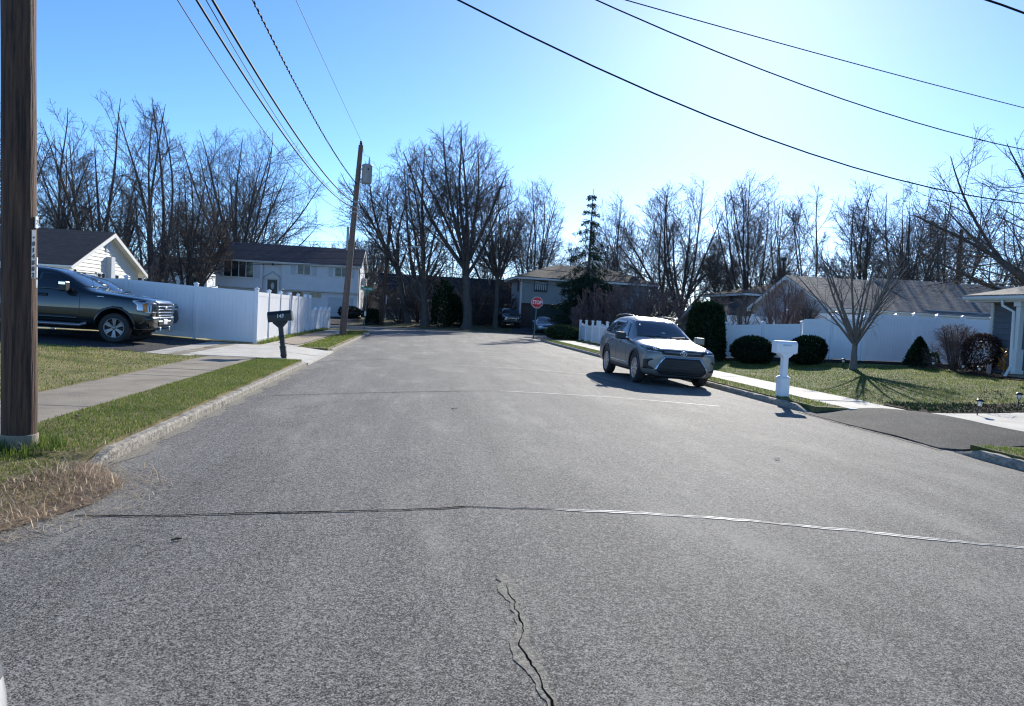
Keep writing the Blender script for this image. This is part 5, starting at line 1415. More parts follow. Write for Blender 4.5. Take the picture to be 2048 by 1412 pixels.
def frame4(o, u, v):
    u, v = Vector(u).normalized(), Vector(v).normalized(); w = u.cross(v); m = Matrix.Identity(4)
    for i in range(3): m[i][0], m[i][1], m[i][2], m[i][3] = u[i], v[i], w[i], o[i]
    return m
P1 = gp(39, 893, 0.06)
R1 = 0.147
pole1, d1 = wood_pole('thick dark wooden utility pole standing close by in the left verge', P1, (P1.x-0.20, P1.y, 11.2), R1*1.03, R1*0.86, M['wood'])
sl = MB(); sl.lathe([(R1*1.07, -0.1), (R1*1.07, 0.12), (R1*1.05, 0.13), (R1*1.0, 0.13)], (0, 0, 0), 28); sl.build('base_collar', M['walk'], pole1)
# number tags on the lit edge, facing the road
RT = R1*0.975; TO = Vector((-0.034, 0, 0))
ta = R_(-14); tn = Vector((math.cos(ta), math.sin(ta), 0)); tu = Vector((-tn.y, tn.x, 0))
def tagat(z, w, hgt, name, material):
    mb = MB(); c = tn*(RT+0.006)+TO+Vector((0, 0, z)); mb.obox(c, tu, tn, (0, 0, 1), w/2, 0.004, hgt/2); return mb.build(name, material, pole1)
tz = 1.6+ (hy(68)-530)*8.2/1480
pl = tagat(tz, 0.05, 0.46, 'number_strip', M['steel'])
for k, ch in enumerate('014802'): text_mesh(ch, 0.062, M['black'], 'digit', pl, frame4(tn*(RT+0.0115)+TO+Vector((0, 0, tz+0.10-k*0.06)), tu, (0, 0, 1)), 0.001, bold=0.001)
tr_ = MB(); c = tn*(RT+0.0115)+TO; tr_.add([c+tu*-0.014+Vector((0, 0, tz+0.17)), c+tu*0.014+Vector((0, 0, tz+0.17)), c+Vector((0, 0, tz+0.145))], [(0, 1, 2)]); tr_.build('arrow_mark', M['black'], pl)
ta2 = R_(2); tn = Vector((math.cos(ta2), math.sin(ta2), 0)); tu = Vector((-tn.y, tn.x, 0))
p2_ = tagat(tz+0.31, 0.055, 0.11, 'white_tag', M['sign_white']); text_mesh('2', 0.06, M['black'], 'digit', p2_, frame4(tn*(RT+0.0115)+TO+Vector((0, 0, tz+0.31)), tu, (0, 0, 1)), 0.001)
ta3 = R_(12); tn = Vector((math.cos(ta3), math.sin(ta3), 0)); tu = Vector((-tn.y, tn.x, 0))
for zz, hh in ((tz-0.06, 0.07), (tz-0.17, 0.10), (tz-0.28, 0.08)): tagat(zz, 0.035, hh, 'paper_scrap', M['sign_white'])

B2 = gp(685, 671, 0.06); T2 = dp(722, 291, 39.4)
pole2, d2 = wood_pole('leaning brown utility pole carrying a grey transformer by the left kerb', B2, T2, 0.175, 0.125, M['wood2'])
ax = d2.normalized()
def on2(z): return d2*((z-0.06)/d2.z)
q = on2(8.6)+Vector((0.46, -0.08, -0.02)); mb = MB()
mb.lathe([(0.001, -0.50), (0.22, -0.50), (0.265, -0.44), (0.265, 0.40), (0.285, 0.42), (0.285, 0.46), (0.20, 0.52), (0.001, 0.55)], q, 24); tfm = mb.build('transformer', M['transf'], pole2)
b = MB(); b.lathe([(0.05, 0.5), (0.07, 0.56), (0.04, 0.60), (0.065, 0.65), (0.035, 0.70), (0.055, 0.74), (0.03, 0.80), (0.02, 0.9)], q+Vector((0.1, 0, 0)), 10); b.build('bushing', M['porcelain'], tfm)
b = MB(); b.box(q.x-0.34, q.x-0.20, q.y-0.05, q.y+0.09, q.z+0.22, q.z+0.28); b.box(q.x-0.34, q.x-0.20, q.y-0.05, q.y+0.09, q.z-0.3, q.z-0.24); b.build('bracket', M['steel'], tfm)
b = MB(); b.bbox(q.x+0.05, q.x+0.11, q.y-0.29, q.y-0.26, q.z+0.16, q.z+0.28, 0.004); b.build('nameplate', M['black'], tfm)
b = MB(); b.lathe([(0.03, 0.0), (0.05, 0.05), (0.09, 0.10), (0.05, 0.14), (0.08, 0.19), (0.04, 0.24)], d2, 10); b.build('top_insulator', M['dark_plastic'], pole2)
b = MB(); b.tube([d2+Vector((0.03, 0, 0.18)), d2+Vector((0.2, -0.02, -0.5)), q+Vector((0.1, 0, 0.9))], 0.008, 5); b.build('jumper', M['cable'], pole2)
b = MB(); b.bbox(-0.06, 0.06, -0.06, 0.06, -0.9, 0.35, 0.01); b.v = [(v[0]+on2(5.6).x-0.24, v[1]+on2(5.6).y-0.1, v[2]+5.3) for v in b.v]; b.build('riser_box', M['alloy_d'], pole2)
for zz in (7.05, 6.75, 6.5):
    c = on2(zz); b = MB(); b.lathe([(0.155, -0.05), (0.155, 0.05)], c, 16); b.tube([c+Vector((-0.22, -0.14, 0)), c+Vector((0.24, -0.14, 0.02))], 0.035, 6); b.lathe([(0.03, -0.06), (0.05, 0), (0.03, 0.06)], c+Vector((-0.2, -0.16, 0)), 8); b.lathe([(0.03, -0.06), (0.05, 0), (0.03, 0.06)], c+Vector((0.22, -0.16, 0)), 8); b.build('wire_clamp', M['steel'], pole2)

B3 = gp(763, 648, 0.25); B3 = dp(763, 650, 62); B3.z = 0.2
pole3, d3 = wood_pole('slim dark utility pole beyond the cross street by the lattice', (B3.x, B3.y, 0.15), (B3.x+0.35, B3.y, 9.2), 0.16, 0.12, M['wood'])
ga = MB(); ga.tube([(0.1, 0, 5.9), (0.9, -0.6, 6.3), (2.4, -1.6, 6.5)], 0.035, 6); ga.bbox(2.2, 3.0, -1.9, -1.5, 6.42, 6.58, 0.04); ga.build('lamp_arm', M['steel'], pole3)

def wire(label, pts, r, name='power_line', material=None, cat='cable', twist=False):
    P = np.array([tuple(p) for p in pts])
    c0 = P[0]
    mb = MB(); 
    L = [Vector(p-c0) for p in P]
    mb.tube(L, r, 5, False)
    if twist:
        tot = len(P)*14; A = []; 
        for i in range(tot+1):
            f = i/tot*(len(P)-1); k = min(int(f), len(P)-2); v = L[k].lerp(L[k+1], f-k); g = i*1.1
            A.append(v+Vector((math.cos(g), 0, math.sin(g)))*r*1.5)
        mb.tube(A, r*0.75, 4, False)
    o = mb.build(name, material or M['cable'], None); o.location = tuple(c0)
    return tag(o, label, cat)
def para(A, B, pix, ext=0.0, n=40):
    """wire from A to B in a vertical plane, its sag read at one or two sight lines"""
    A, B = Vector(A), Vector(B); d = Vector((B.x-A.x, B.y-A.y)); L = d.length; nrm = Vector((d.y, -d.x))/L
    S_, Z_ = [], []
    for x, y in pix:
        r = ray(x, y); den = r[0]*nrm.x+r[1]*nrm.y; t = (A.x*nrm.x+A.y*nrm.y)/den
        S_.append(((r[0]*t-A.x)*d.x+(r[1]*t-A.y)*d.y)/L); Z_.append(CAM_H+r[2]*t)
    return S_, Z_, L, d
def wire_fit(label, A, endB, pix, r, fixA=True, **k):
    S_, Z_, L, d = para(A, endB, pix)
    s = ([0.0] if fixA else [])+S_; z = ([Vector(A).z] if fixA else [])+Z_
    c = np.polyfit(s, z, min(2, len(s)-1))
    return [(A[0]+d.x*t, A[1]+d.y*t, float(np.polyval(c, t*L))) for t in np.linspace(0, 1, 40)]
def pw(v): return Vector(B2)+v
e1 = Vector((P1.x, P1.y-0.25, 9))
wire('thin grey wire from the leaning pole top up and out overhead', wire_fit('', pw(d2+Vector((0, 0, 0.24))), e1+Vector((0.15, 0, 0)), [(660, 148), (592, 0)], 0.009), 0.009)
wire('twisted black service cable looping down to the transformer pole', wire_fit('', pw(on2(8.0)), e1+Vector((0.22, 0, 0)), [(627, 235), (505, 0)], 0.014), 0.015, twist=True)
wire('thick black cable running overhead to upper clamp on the leaning pole', wire_fit('', pw(on2(7.05)+Vector((-.15, -.15, 0))), e1+Vector((0.12, 0, 0)), [(572, 240), (425, 0)], 0.02), 0.026, material=M['cable'])
wire('black telephone cable below the thick cable on the leaning pole', wire_fit('', pw(on2(6.78)+Vector((-.15, -.15, 0))), e1+Vector((0.0, 0, 0)), [(547, 240), (393, 0)], 0.018), 0.022)
wire('fine bright wire strung beside the telephone cable', wire_fit('', pw(on2(6.9)+Vector((-.15, -.15, 0))), e1+Vector((0.05, 0, 0)), [(556, 240), (412, 0)], 0.01), 0.009, material=M['cable_g'])
wire('thin slack grey wire lowest and leftmost over the driveway', wire_fit('', pw(on2(6.5)+Vector((-.15, -.15, 0))), e1+Vector((-0.15, 0, 0)), [(512, 240), (355, 0)], 0.01), 0.010, material=M['cable_g'])
# service drops to the right
def drop(label, pix, A, Bx, By, r):
    S_, Z_, L, d = para(A, (Bx, By, 0), pix); c = np.polyfit(S_, Z_, 2)
    wire(label, [(A[0]+d.x*t, A[1]+d.y*t, float(np.polyval(c, t*L))) for t in np.linspace(0, 1, 50)], r)
drop('long black cable sagging across the right sky into the oak at the edge', [(920, 0), (1250, 166), (1550, 280), (1920, 388)], (P1.x, P1.y, 0), 45, 26.4, 0.012)
drop('black cable crossing high right sky below the sun', [(1195, 0), (1400, 92), (1700, 202), (1990, 287)], (P1.x, P1.y, 0), 40, 25, 0.010)
drop('thin black wire uppermost across the right sky', [(1255, 0), (1500, 72), (1800, 150), (2048, 216)], (P1.x, P1.y, 0), 36, 22, 0.008)
drop('short thick cable cutting the top right corner of the sky', [(1975, 0), (2010, 12), (2048, 26)], (P1.x, P1.y, 0), 30, 19, 0.02)
# lines along the cross street
for lab, zl, zr_, sag, r in (('topmost wire along the cross street behind the spruce', 8.3, 8.2, 0.5, 0.013), ('second wire along the cross street', 7.0, 6.9, 0.7, 0.011), ('third wire along the cross street, thick', 6.2, 6.0, 0.8, 0.024), ('fourth wire along the cross street, sagging', 5.7, 5.4, 1.0, 0.018), ('lowest wire along the cross street, near the hedge tops', 5.2, 4.8, 1.0, 0.022)):
    A, B = Vector((B3.x, B3.y-0.2, zl)), Vector((46.0, 62.0, zr_))
    wire(lab+' right of the slim pole', [A.lerp(B, t)-Vector((0, 0, 4*sag*t*(1-t))) for t in np.linspace(0, 1, 30)], r, material=M['cable_g'])
    A2 = Vector((-58, 63, zl-0.2))
    wire(lab+' left of the slim pole', [A2.lerp(A, t)-Vector((0, 0, 4*sag*t*(1-t))) for t in np.linspace(0, 1, 30)], r, material=M['cable_g'])
wire('slack wire hanging from leaning pole to the white house corner', [Vector(pw(on2(6.5))).lerp(Vector((-6.2, 71.3, 5.9)), t)-Vector((0, 0, 3.2*t*(1-t))) for t in np.linspace(0, 1, 20)], 0.012)
wire('wire dropping from the leaning pole to the slim far pole', [Vector(pw(on2(6.9))).lerp(Vector((B3.x, B3.y, 6.4)), t)-Vector((0, 0, 3.6*t*(1-t))) for t in np.linspace(0, 1, 20)], 0.012)
p4 = dp(1558, hy(1558), 62); pole4, _ = wood_pole('thin dark pole rising behind the grey bungalow gable', (p4.x, p4.y, 0.4), (p4.x, p4.y, 7.3), 0.12, 0.09, M['wood'])
b = MB(); b.bbox(-0.18, 0.18, -0.15, 0.15, 6.8, 7.1, 0.03); b.build('lamp_head', M['dark_plastic'], pole4)
p5 = dp(1905, hy(1905), 47); pole5, _ = wood_pole('dark service pole rising behind the long grey roof', (p5.x, p5.y, 0.4), (p5.x, p5.y, 8.4), 0.14, 0.11, M['wood'])
# ------------------------------------------------------------------ letter boxes, signs, lamps
def mailbox_black():
    b = gp(568, 714, 0.065)
    root = thing('mailbox', 'black mailbox numbered 143 on a ribbed black post', 'mailbox', b, 0, None, (0, R_(-8.0), 0))
    ps = MB(); w = 0.062
    ps.bbox(-w, w, -w, w, -0.1, 0.92, 0.012); post = ps.build('post', M['black'], root)
    rb = MB()
    for z in (0.06, 0.26, 0.30, 0.55, 0.60): rb.bbox(-w-0.022, w+0.022, -w-0.022, w+0.022, z-0.016, z+0.016, 0.006)
    rb.bbox(-w-0.012, w+0.012, -w-0.012, w+0.012, 0.0, 0.3, 0.008); rb.build('post_sleeve', M['black'], root)
    br = MB(); br.prism([(-0.07, 0.84), (-0.20, 0.97), (-0.20, 1.0), (0.20, 1.0), (0.20, 0.97), (0.07, 0.84)], 'y', -0.05, 0.05); br.build('bracket', M['black'], root)
    pr = [(-0.135, 1.0), (0.135, 1.0), (0.135, 1.17)]+[(0.135*math.cos(a), 1.17+0.13*math.sin(a)) for a in np.linspace(0.2, math.pi-0.2, 9)]+[(-0.135, 1.17)]
    bx = MB(); bx.prism(pr, 'x', -0.31, 0.31); box = bx.build('box', M['black'], root)
    dr = MB(); dr.prism([(a*1.06, 1.0+(c-1.0)*1.03-0.005) for a, c in pr], 'x', 0.312, 0.335); dr.build('door', M['black'], root)
    fl = MB(); fl.box(0.36, 0.372, -0.05, 0.0, 1.02, 1.26); fl.build('latch', M['chrome'], root)
    text_mesh('143', 0.135, M['sign_white'], 'house_number', box, frame4(Vector((0.03, -0.1375, 1.15)), (1, 0, 0), (0, 0, 1)), 0.001, 0.25, bold=0.003)
mailbox_black()
def mailbox_white():
    b = gp(1564, 791, 0.075)
    root = thing('mailbox', 'white mailbox on a chunky white sleeve post by the right kerb', 'mailbox', b, R_(4))
    p = MB(); p.bbox(-0.065, 0.065, -0.065, 0.065, 0.0, 0.90, 0.01); p.build('post', M['vinyl'], root)
    p = MB(); p.bbox(-0.11, 0.11, -0.11, 0.11, -0.05, 0.40, 0.012); p.bbox(-0.12, 0.12, -0.12, 0.12, 0.401, 0.425, 0.008); p.bbox(-0.10, 0.10, -0.10, 0.10, 0.426, 0.45, 0.008); p.build('post_sleeve', M['vinyl'], root)
    p = MB(); p.prism([(-0.07, 0.87), (-0.15, 0.94), (-0.15, 0.955), (0.15, 0.955), (0.15, 0.94), (0.07, 0.87)], 'y', -0.09, 0.09); p.bbox(-0.22, 0.22, -0.10, 0.10, 0.956, 0.975, 0.006); p.build('bracket', M['vinyl'], root)
    pr = [(-0.10, 0.976), (0.10, 0.976), (0.10, 1.15)]+[(0.10*math.cos(a), 1.15+0.095*math.sin(a)) for a in np.linspace(0.15, math.pi-0.15, 11)]+[(-0.10, 1.15)]
    p = MB(); p.prism(pr, 'x', -0.25, 0.25); box = p.build('box', M['vinyl'], root)
    p = MB(); p.prism([(a*1.07, 0.976+(c-0.976)*1.04-0.006) for a, c in pr], 'x', -0.275, -0.2505); p.obox((-0.29, 0, 1.225), (1, 0, 0), (0, 1, 0), (0, 0, 1), 0.015, 0.02, 0.022); p.build('door', M['vinyl'], root)
    p = MB(); p.bbox(-0.12, 0.10, -0.116, -0.106, 1.13, 1.165, 0.004); p.build('flag', M['shutter'], root)
mailbox_white()
def stop_sign():
    b = gp(1067, 676, 0.06); root = thing('stop_sign', 'red octagonal STOP sign on a leaning steel post at the right corner', 'sign', b, R_(-4), None, (0, R_(2.6), R_(-4)))
    p = MB(); p.box(-0.026, 0.026, -0.018, 0.018, -0.2, 2.75); p.box(-0.045, -0.0261, -0.008, 0.0, -0.2, 2.75); p.box(0.0261, 0.045, -0.008, 0.0, -0.2, 2.75); p.build('post', M['post_green'], root)
    R = 0.41; zc = 2.42
    def octo(r): return [(r*math.cos(R_(22.5+45*k)), zc+r*math.sin(R_(22.5+45*k))) for k in range(8)]
    p = MB(); p.prism(octo(R), 'y', -0.030, -0.024); pl = p.build('sign_border', M['sign_white'], root)
    p = MB(); p.prism(octo(R*0.935), 'y', -0.033, -0.0305); p.build('sign_face', M['sign_red'], root)
    text_mesh('STOP', 0.30, M['sign_white'], 'lettering', root, frame4(Vector((0, -0.0335, zc)), (0.92, 0, 0), (0, 0, 1)) @ Matrix.Diagonal((0.86, 1.15, 1, 1)), 0.002, bold=0.006)
stop_sign()
def street_sign():
    b = gp(728, 657, 0.06); root = thing('street_sign', 'green street name sign on a thin post at the left corner', 'sign', b, 0, None, (0, R_(2.2), 0))
    p = MB(); p.tube([(0, 0, -0.2), (0, 0, 2.95)], 0.03, 8); p.build('post', M['post_green'], root)
    p = MB(); p.bbox(-0.40, 0.42, -0.012, 0.012, 2.66, 2.90, 0.004); bl = p.build('name_blade', M['sign_green'], root)
    text_mesh('Carroll St', 0.17, M['sign_white'], 'lettering', bl, frame4(Vector((0.01, -0.0145, 2.775)), (1, 0, 0), (0, 0, 1)), 0.001, bold=0.003)
    p = MB(); p.bbox(-0.012, 0.012, -0.40, 0.42, 2.38, 2.62, 0.004); p.v = [(x*math.cos(0.35)-y*math.sin(0.35), x*math.sin(0.35)+y*math.cos(0.35), z) for x, y, z in p.v]; p.build('cross_blade', M['sign_green'], root)
    p = MB(); p.bbox(-0.06, 0.06, -0.05, -0.03, 0.9, 1.2, 0.01); p.build('notice', M['plate'], root)
street_sign()
def path_lamp(label, loc, h=0.42, lean=0.0, group='solar path lamps'):
    root = thing('path_lamp', label, 'garden lamp', loc, 0, group, (0, R_(lean), 0))
    p = MB(); p.tube([(0, 0, -0.05), (0, 0, h*0.62)], 0.011, 6); p.build('stake', M['black'], root)
    p = MB(); p.lathe([(0.001, h*0.60), (0.035, h*0.60), (0.055, h*0.92), (0.001, h*0.92)], (0, 0, 0), 10); p.build('globe', M['frost'], root)
    p = MB(); p.lathe([(0.001, h*1.02), (0.05, h*1.01), (0.085, h*0.90), (0.082, h*0.88), (0.001, h*0.915)], (0, 0, 0), 12); p.build('cap', M['black'], root)
    p = MB()
    for k in range(4):
        a = k*math.pi/2; p.tube([(0.036*math.cos(a), 0.036*math.sin(a), h*0.6), (0.058*math.cos(a), 0.058*math.sin(a), h*0.9)], 0.004, 4)
    p.build('cage', M['black'], root)
for lab, x, y, ln in (('leaning solar path lamp in the bed left of the small bare shrub', 1955, 817, 9), ('upright solar path lamp right of the small bare shrub', 2036, 812, 2)):
    q = gp(x, y, 0.22); q.z = H(q.x, q.y); path_lamp(lab, q, 0.33, ln)
for lab, x, d in (('solar path lamp beside the little cone evergreen', 1871, 24.5), ('solar path lamp under the bare twiggy shrub', 1931, 23.0), ('solar path lamp next to the stone plaque', 1964, 22.0), ('solar path lamp left of the young tree trunk', 1691, 25.8)):
    q = dp(x, hy(x), d); q.z = H(q.x, q.y); path_lamp(lab, q, 0.30, 0)
q = dp(1983, hy(1983), 21.4); q.z = H(q.x, q.y)
pq = thing('garden_plaque', 'small pinkish plaque on a stake in the bed by the porch', 'garden sign', q, R_(20))
p = MB(); p.tube([(0, 0, -0.1), (0, 0, 0.2)], 0.012, 6); p.build('stake', M['woodf'], pq)
p = MB(); p.prism([(-0.09, 0.16), (0.0, 0.12), (0.09, 0.16), (0.10, 0.30), (0.07, 0.42), (0.04, 0.38), (-0.04, 0.38), (-0.07, 0.42), (-0.10, 0.30)], 'y', -0.012, 0.012); p.build('plate', M['plaque'], pq)
q = dp(2012, hy(2012), 22.6); q.z = H(q.x, q.y)+0.05
go = thing('garden_ornament', 'golden orange ornament beside the white porch column', 'ornament', q)
p = MB(); p.tube([(0, 0, -0.1), (0.02, 0, 0.25), (-0.01, 0, 0.45)], 0.018, 6); p.build('stem', M['gold'], go)
rs_ = np.random.RandomState(8); n_ = 60; pp_ = np.column_stack([rs_.normal(size=n_)*0.07, rs_.normal(size=n_)*0.05, rs_.uniform(0.12, 0.75, n_)])
V_, F_ = leaf_quads(pp_, rs_.normal(size=(n_, 3))+np.array([0, 0, 0.4]), 0.13, rs_, 0.5); mesh_np('petals', V_, F_, M['gold'], go)
# little things lying about
def litter(label, x, y, s, z=-0.03, seed=1):
    rs = random.Random(seed); q = gp(x, y, z); q.z = (road_z(q.x, q.y) if z < 0 else H(q.x, q.y))+0.012; mb = MB()
    n = 9; ring = [(s*math.cos(k*6.283/n)*rs.uniform(0.6, 1.1), s*0.6*math.sin(k*6.283/n)*rs.uniform(0.6, 1.1), rs.uniform(0, s*0.35)) for k in range(n)]
    mb.add(ring+[(0, 0, s*0.08)], [(k, (k+1) % n, n) for k in range(n)]); o = mb.build('dead_leaf', M['leaf']); o.location = q; o.rotation_euler = (0, 0, rs.uniform(0, 6)); tag(o, label, 'leaf')
litter('dark curled leaf lying on open road ahead of the right mailbox', 1553, 922, 0.05, seed=2)
litter('dark leaf on the road near the centre of the lane', 908, 822, 0.06, seed=3)
litter('small dark leaf below the seam on the left of the road', 280, 1082, 0.02, seed=4)
litter('dark leaf cluster on the near sidewalk by the grass edge', 155, 833, 0.07, 0.08, seed=6)
tw = MB(); a_, b_ = gp(295, 1105, -0.03), gp(312, 1098, -0.03); tw.tube([(0, 0, 0.012), tuple(Vector((b_.x-a_.x, b_.y-a_.y, 0.012)))], 0.004, 5); o = tw.build('twig', M['twig_red']); o.location = (a_.x, a_.y, road_z(a_.x, a_.y)); tag(o, 'short pale twig lying on the near left road', 'twig')
tw = MB(); a_, b_ = gp(342, 1079, -0.03), gp(364, 1076, -0.03); tw.tube([(0, 0, 0.012), ((b_.x-a_.x)*0.5, (b_.y-a_.y)*0.5+0.01, 0.016), (b_.x-a_.x, b_.y-a_.y, 0.012)], [0.006, 0.009, 0.004], 5); o = tw.build('twig', M['leaf']); o.location = (a_.x, a_.y, road_z(a_.x, a_.y)); tag(o, 'dark curled twig on the near left road', 'twig')

# ------------------------------------------------------------------ vehicles
make_suv('silver suv parked facing the viewer along the right kerb', 'suv', M['silver'], (6.60, 18.0, -0.035), (0, R_(0), R_(-90)))
S.objects['parked_suv'].rotation_euler = (R_(0.0), R_(0.0), R_(-90)); 
suv = S.objects['parked_suv']; suv.rotation_mode = 'XYZ'; suv.matrix_world = Matrix.Translation((6.60, 17.97, -0.045)) @ Matrix.Rotation(R_(1.6), 4, 'Y') @ Matrix.Rotation(R_(-90), 4, 'Z')
make_truck('dark green black pickup truck parked on the driveway at left', (-7.62, 23.30, 0.17), (0, R_(1.0), 0))
S.objects['pickup_truck'].scale = (1.03, 1.03, 1.04)
make_suv('charcoal suv mostly hidden on the far side of the pickup', 'suv', M['darkp'], (-8.22, 26.0, 0.40), (0, R_(0.8), 0))
j = dp(1024, 657, 67); make_jeep('black boxy suv with slotted grille on the far driveway', (j.x, j.y, 0.33), (0, 0, R_(-90)))
j = dp(1093, 667, 62.5); make_sedan('pale blue silver sedan facing the street behind stop sign', M['bluep'], (j.x, j.y, H(j.x, j.y)+0.03), (0, 0, R_(-93)))
make_sedan('white car at the left kerb beside the camera, only its corner showing', M['whitep'], (-1.788, 2.15, -0.03), (0, 0, R_(90)), 'white_car')

# ------------------------------------------------------------------ plants
def zz(x, d, dzz=0.0):
    q = dp(x, hy(x), d); q.z = H(q.x, q.y)+dzz; return q
def mpx(n, d): return n*d/1480.0
shrub('evergreen', 'tall dark round topped evergreen column behind the silver suv', zz(1411, 30.2), 0.88, 0.88, 2.42, M['arbor'], 9000, 0.13, 3, 'column', rag=0.06, upd=1.1)
shrub('round_shrub', 'clipped dark round shrub left of the white mailbox', zz(1507, 28.6), 0.80, 0.72, 0.98, M['yew'], 8000, 0.095, 4, rag=0.16)
shrub('round_shrub', 'clipped dark round shrub right of the white mailbox', zz(1617, 27.6), 0.70, 0.66, 1.00, M['yew'], 8000, 0.095, 5, rag=0.15)
shrub('cone_evergreen', 'little cone shaped evergreen at the foot of the fence', zz(1841, 25.6), 0.42, 0.42, 1.02, M['arbor'], 5000, 0.085, 6, 'cone')
shrub('low_shrub', 'tiny evergreen tuft beside the little cone evergreen', zz(1872, 25.2), 0.16, 0.16, 0.55, M['laurel'], 500, 0.08, 7, 'round', core=False)
shrub('leafy_shrub', 'low leafy green shrub in front of the scalloped fence end', zz(1122, 51.0), 1.05, 0.9, 0.95, M['laurel'], 3500, 0.16, 8, rag=0.22)
shrub('leafy_shrub', 'small pale leaved shrub touching the scalloped fence post', zz(1148, 51.5), 0.6, 0.6, 0.85, M['laurel'], 1500, 0.16, 9, rag=0.25)
shrub('clipped_hedge', 'dark square hedge block left of the slim far pole', zz(745, 61.5), 0.62, 0.6, 1.30, M['yew'], 4000, 0.13, 10, 'column', rag=0.03)
shrub('low_shrub', 'dark low shrub at the base of the white house', zz(703, 68), 1.1, 0.7, 1.0, M['yew'], 2000, 0.15, 12, rag=0.2)
for i, (lab, x, d, rx, h_) in enumerate((('dark ragged upright evergreen between two thick trunks', 884, 64, 0.95, 3.5), ('shorter dark upright evergreen beside the thickest trunk', 909, 64.5, 0.7, 2.5))):
    shrub('upright_evergreen', lab, zz(x, d), rx, rx*0.8, h_, M['yew'], 2600, 0.24, 20+i, 'column', rag=0.40, core=False, upd=0.9)
shrub('bare_ground_shrub', 'small sparse shrub with tiny leaves between the path lamps', zz(1996, 15.2), 0.26, 0.22, 0.42, M['redleaf'], 260, 0.035, 33, rag=0.3, core=False)
shrub('red_shrub', 'dull reddish brown shrub at the slate house corner', zz(1966, 24.0), 0.66, 0.55, 1.25, M['redleaf'], 3200, 0.085, 34, rag=0.35, core=False)
spruce('tall thin topped spruce in front of the hip roofed house', zz(1172, 63), 12.4, 8.4)

T = tree
T('young_tree', 'young bare tree with fanning limbs on the right lawn', zz(1711, 25.0), 4.25, 4.9, 'young', (0, 0), 3, 0.105, None, M['young_bark'], M['twig'], tipk=0.40, fork=0.24, limbs=14, spread=(16, 66))
T('bare_shrub', 'bare twiggy shrub before the tall white fence', zz(1915, 24.6), 1.55, 2.0, 'bush', (0, 0), 5, 0.05, None, M['twig_dark'], M['twig_red'], 'shrub', tipk=0.35, limbs=18)
T('bare_shrub', 'pale stemmed bare shrub rising above the low fence', zz(1560, 36), 3.6, 2.6, 'bush', (0, 0), 6, 0.10, None, M['twig_red'], M['twig_red'], 'shrub', tipk=0.6, limbs=16, spread=(4, 30))
T('bare_shrub', 'straggly bare shrub between evergreen column and grey gable', zz(1480, 36), 3.1, 3.4, 'bush', (-0.3, 0), 7, 0.09, None, M['twig_dark'], M['twig'], 'shrub', tipk=0.6, limbs=9, spread=(10, 50))
T('sapling', 'slim bare sapling before the grey gable wall', zz(1611, 36.2), 3.2, 1.3, 'vase', (0, 0), 8, 0.06, None, M['twig_dark'], M['twig'], 'tree', tipk=0.5, dens=0.6)
for i, (lab, x, d, Hh, W) in enumerate((('large purplish brown bare bush right of the spruce', 1205, 57, 4.2, 4.4), ('purplish brown bare bush behind the silver suv roof', 1262, 55, 3.9, 4.2), ('wide purplish brown bush left of the evergreen column', 1322, 53, 3.6, 4.6), ('low purplish bush above the scalloped fence', 1170, 56, 2.6, 2.8), ('tall purplish bush screening the hip roofed house', 1285, 60, 4.8, 4.6))):
    T('bare_bush', lab, zz(x, d), Hh, W, 'bush', (0, 0), 40+i, 0.09, 'purplish bushes before the hip roofed house', M['twig_red'], M['twig_red'], 'shrub', tipk=1.0, limbs=20, dens=1.1)
for i, (lab, x, d, Hh, W) in enumerate((('bare brush left of the slim far pole', 728, 78, 5.4, 4.6), ('brown bare brush under the leaning trunk', 800, 66, 2.6, 3.4), ('tangled brush right of the thickest trunk', 962, 70, 3.6, 4.6), ('pale bare brush beside black suv', 1000, 74, 3.4, 3.6), ('twiggy undergrowth right of the forked tree', 905, 74, 4.6, 5.0), ('dark thicket under the forked tree', 838, 68, 3.8, 4.6), ('dark thicket left of the forked tree', 780, 70, 3.2, 3.6), ('dark thicket behind the tallest trunk', 945, 69, 4.2, 4.0), ('bare bush before the hip roofed house garage', 1050, 74, 3.0, 3.0))):
    T('bare_bush', lab, zz(x, d), Hh, W, 'bush', (0, 0), 50+i, 0.08, 'brush beyond the cross street', M['twig_dark'], M['twig'], 'shrub', tipk=1.0, limbs=16)

# the bare trees along the skyline: px of base, depth, px of crown left, right, top, style, trunk radius
def sky_tree(label, xb, d, xl, xr, yt, style, tr, seed, base_dy=0, **k):
    b = zz(xb, d); top = dp((xl+xr)/2, yt, d); Hh = top.z-b.z; W = mpx(xr-xl, d)*1.12
    roll = (hy(xb)-yt)*0.0524                      # the photograph is tilted
    lean = mpx((xl+xr)/2-xb-roll, d)
    return T(k.pop('name', 'bare_tree'), label, b, Hh, W, style, (lean, 0), seed, tr, k.pop('group', 'bare trees along the skyline'), **k)
sky_tree('tallest bare tree with thick straight trunk in the middle', 934, 63, 805, 1036, 254, 'oak', 0.40, 101, fork=0.36, limbs=9, spread=(18, 58), dens=1.05)
sky_tree('forked bare tree with thick trunk left of the tallest', 852, 64, 700, 905, 278, 'oak', 0.37, 102, fork=0.20, limbs=9, spread=(18, 60), dens=1.05)
sky_tree('bare tree leaning left with raised limbs behind the slim pole', 817, 66, 665, 815, 318, 'oak', 0.30, 103, fork=0.38, limbs=7, spread=(20, 60), dens=0.9)
sky_tree('slender bare tree right of the tallest', 992, 66, 945, 1052, 352, 'vase', 0.22, 104, fork=0.36, spread=(14, 44))
sky_tree('upright many stemmed bare tree above the hip roof', 1062, 84, 1005, 1132, 350, 'oak', 0.26, 105, fork=0.08, limbs=11, spread=(5, 32), dens=1.05)
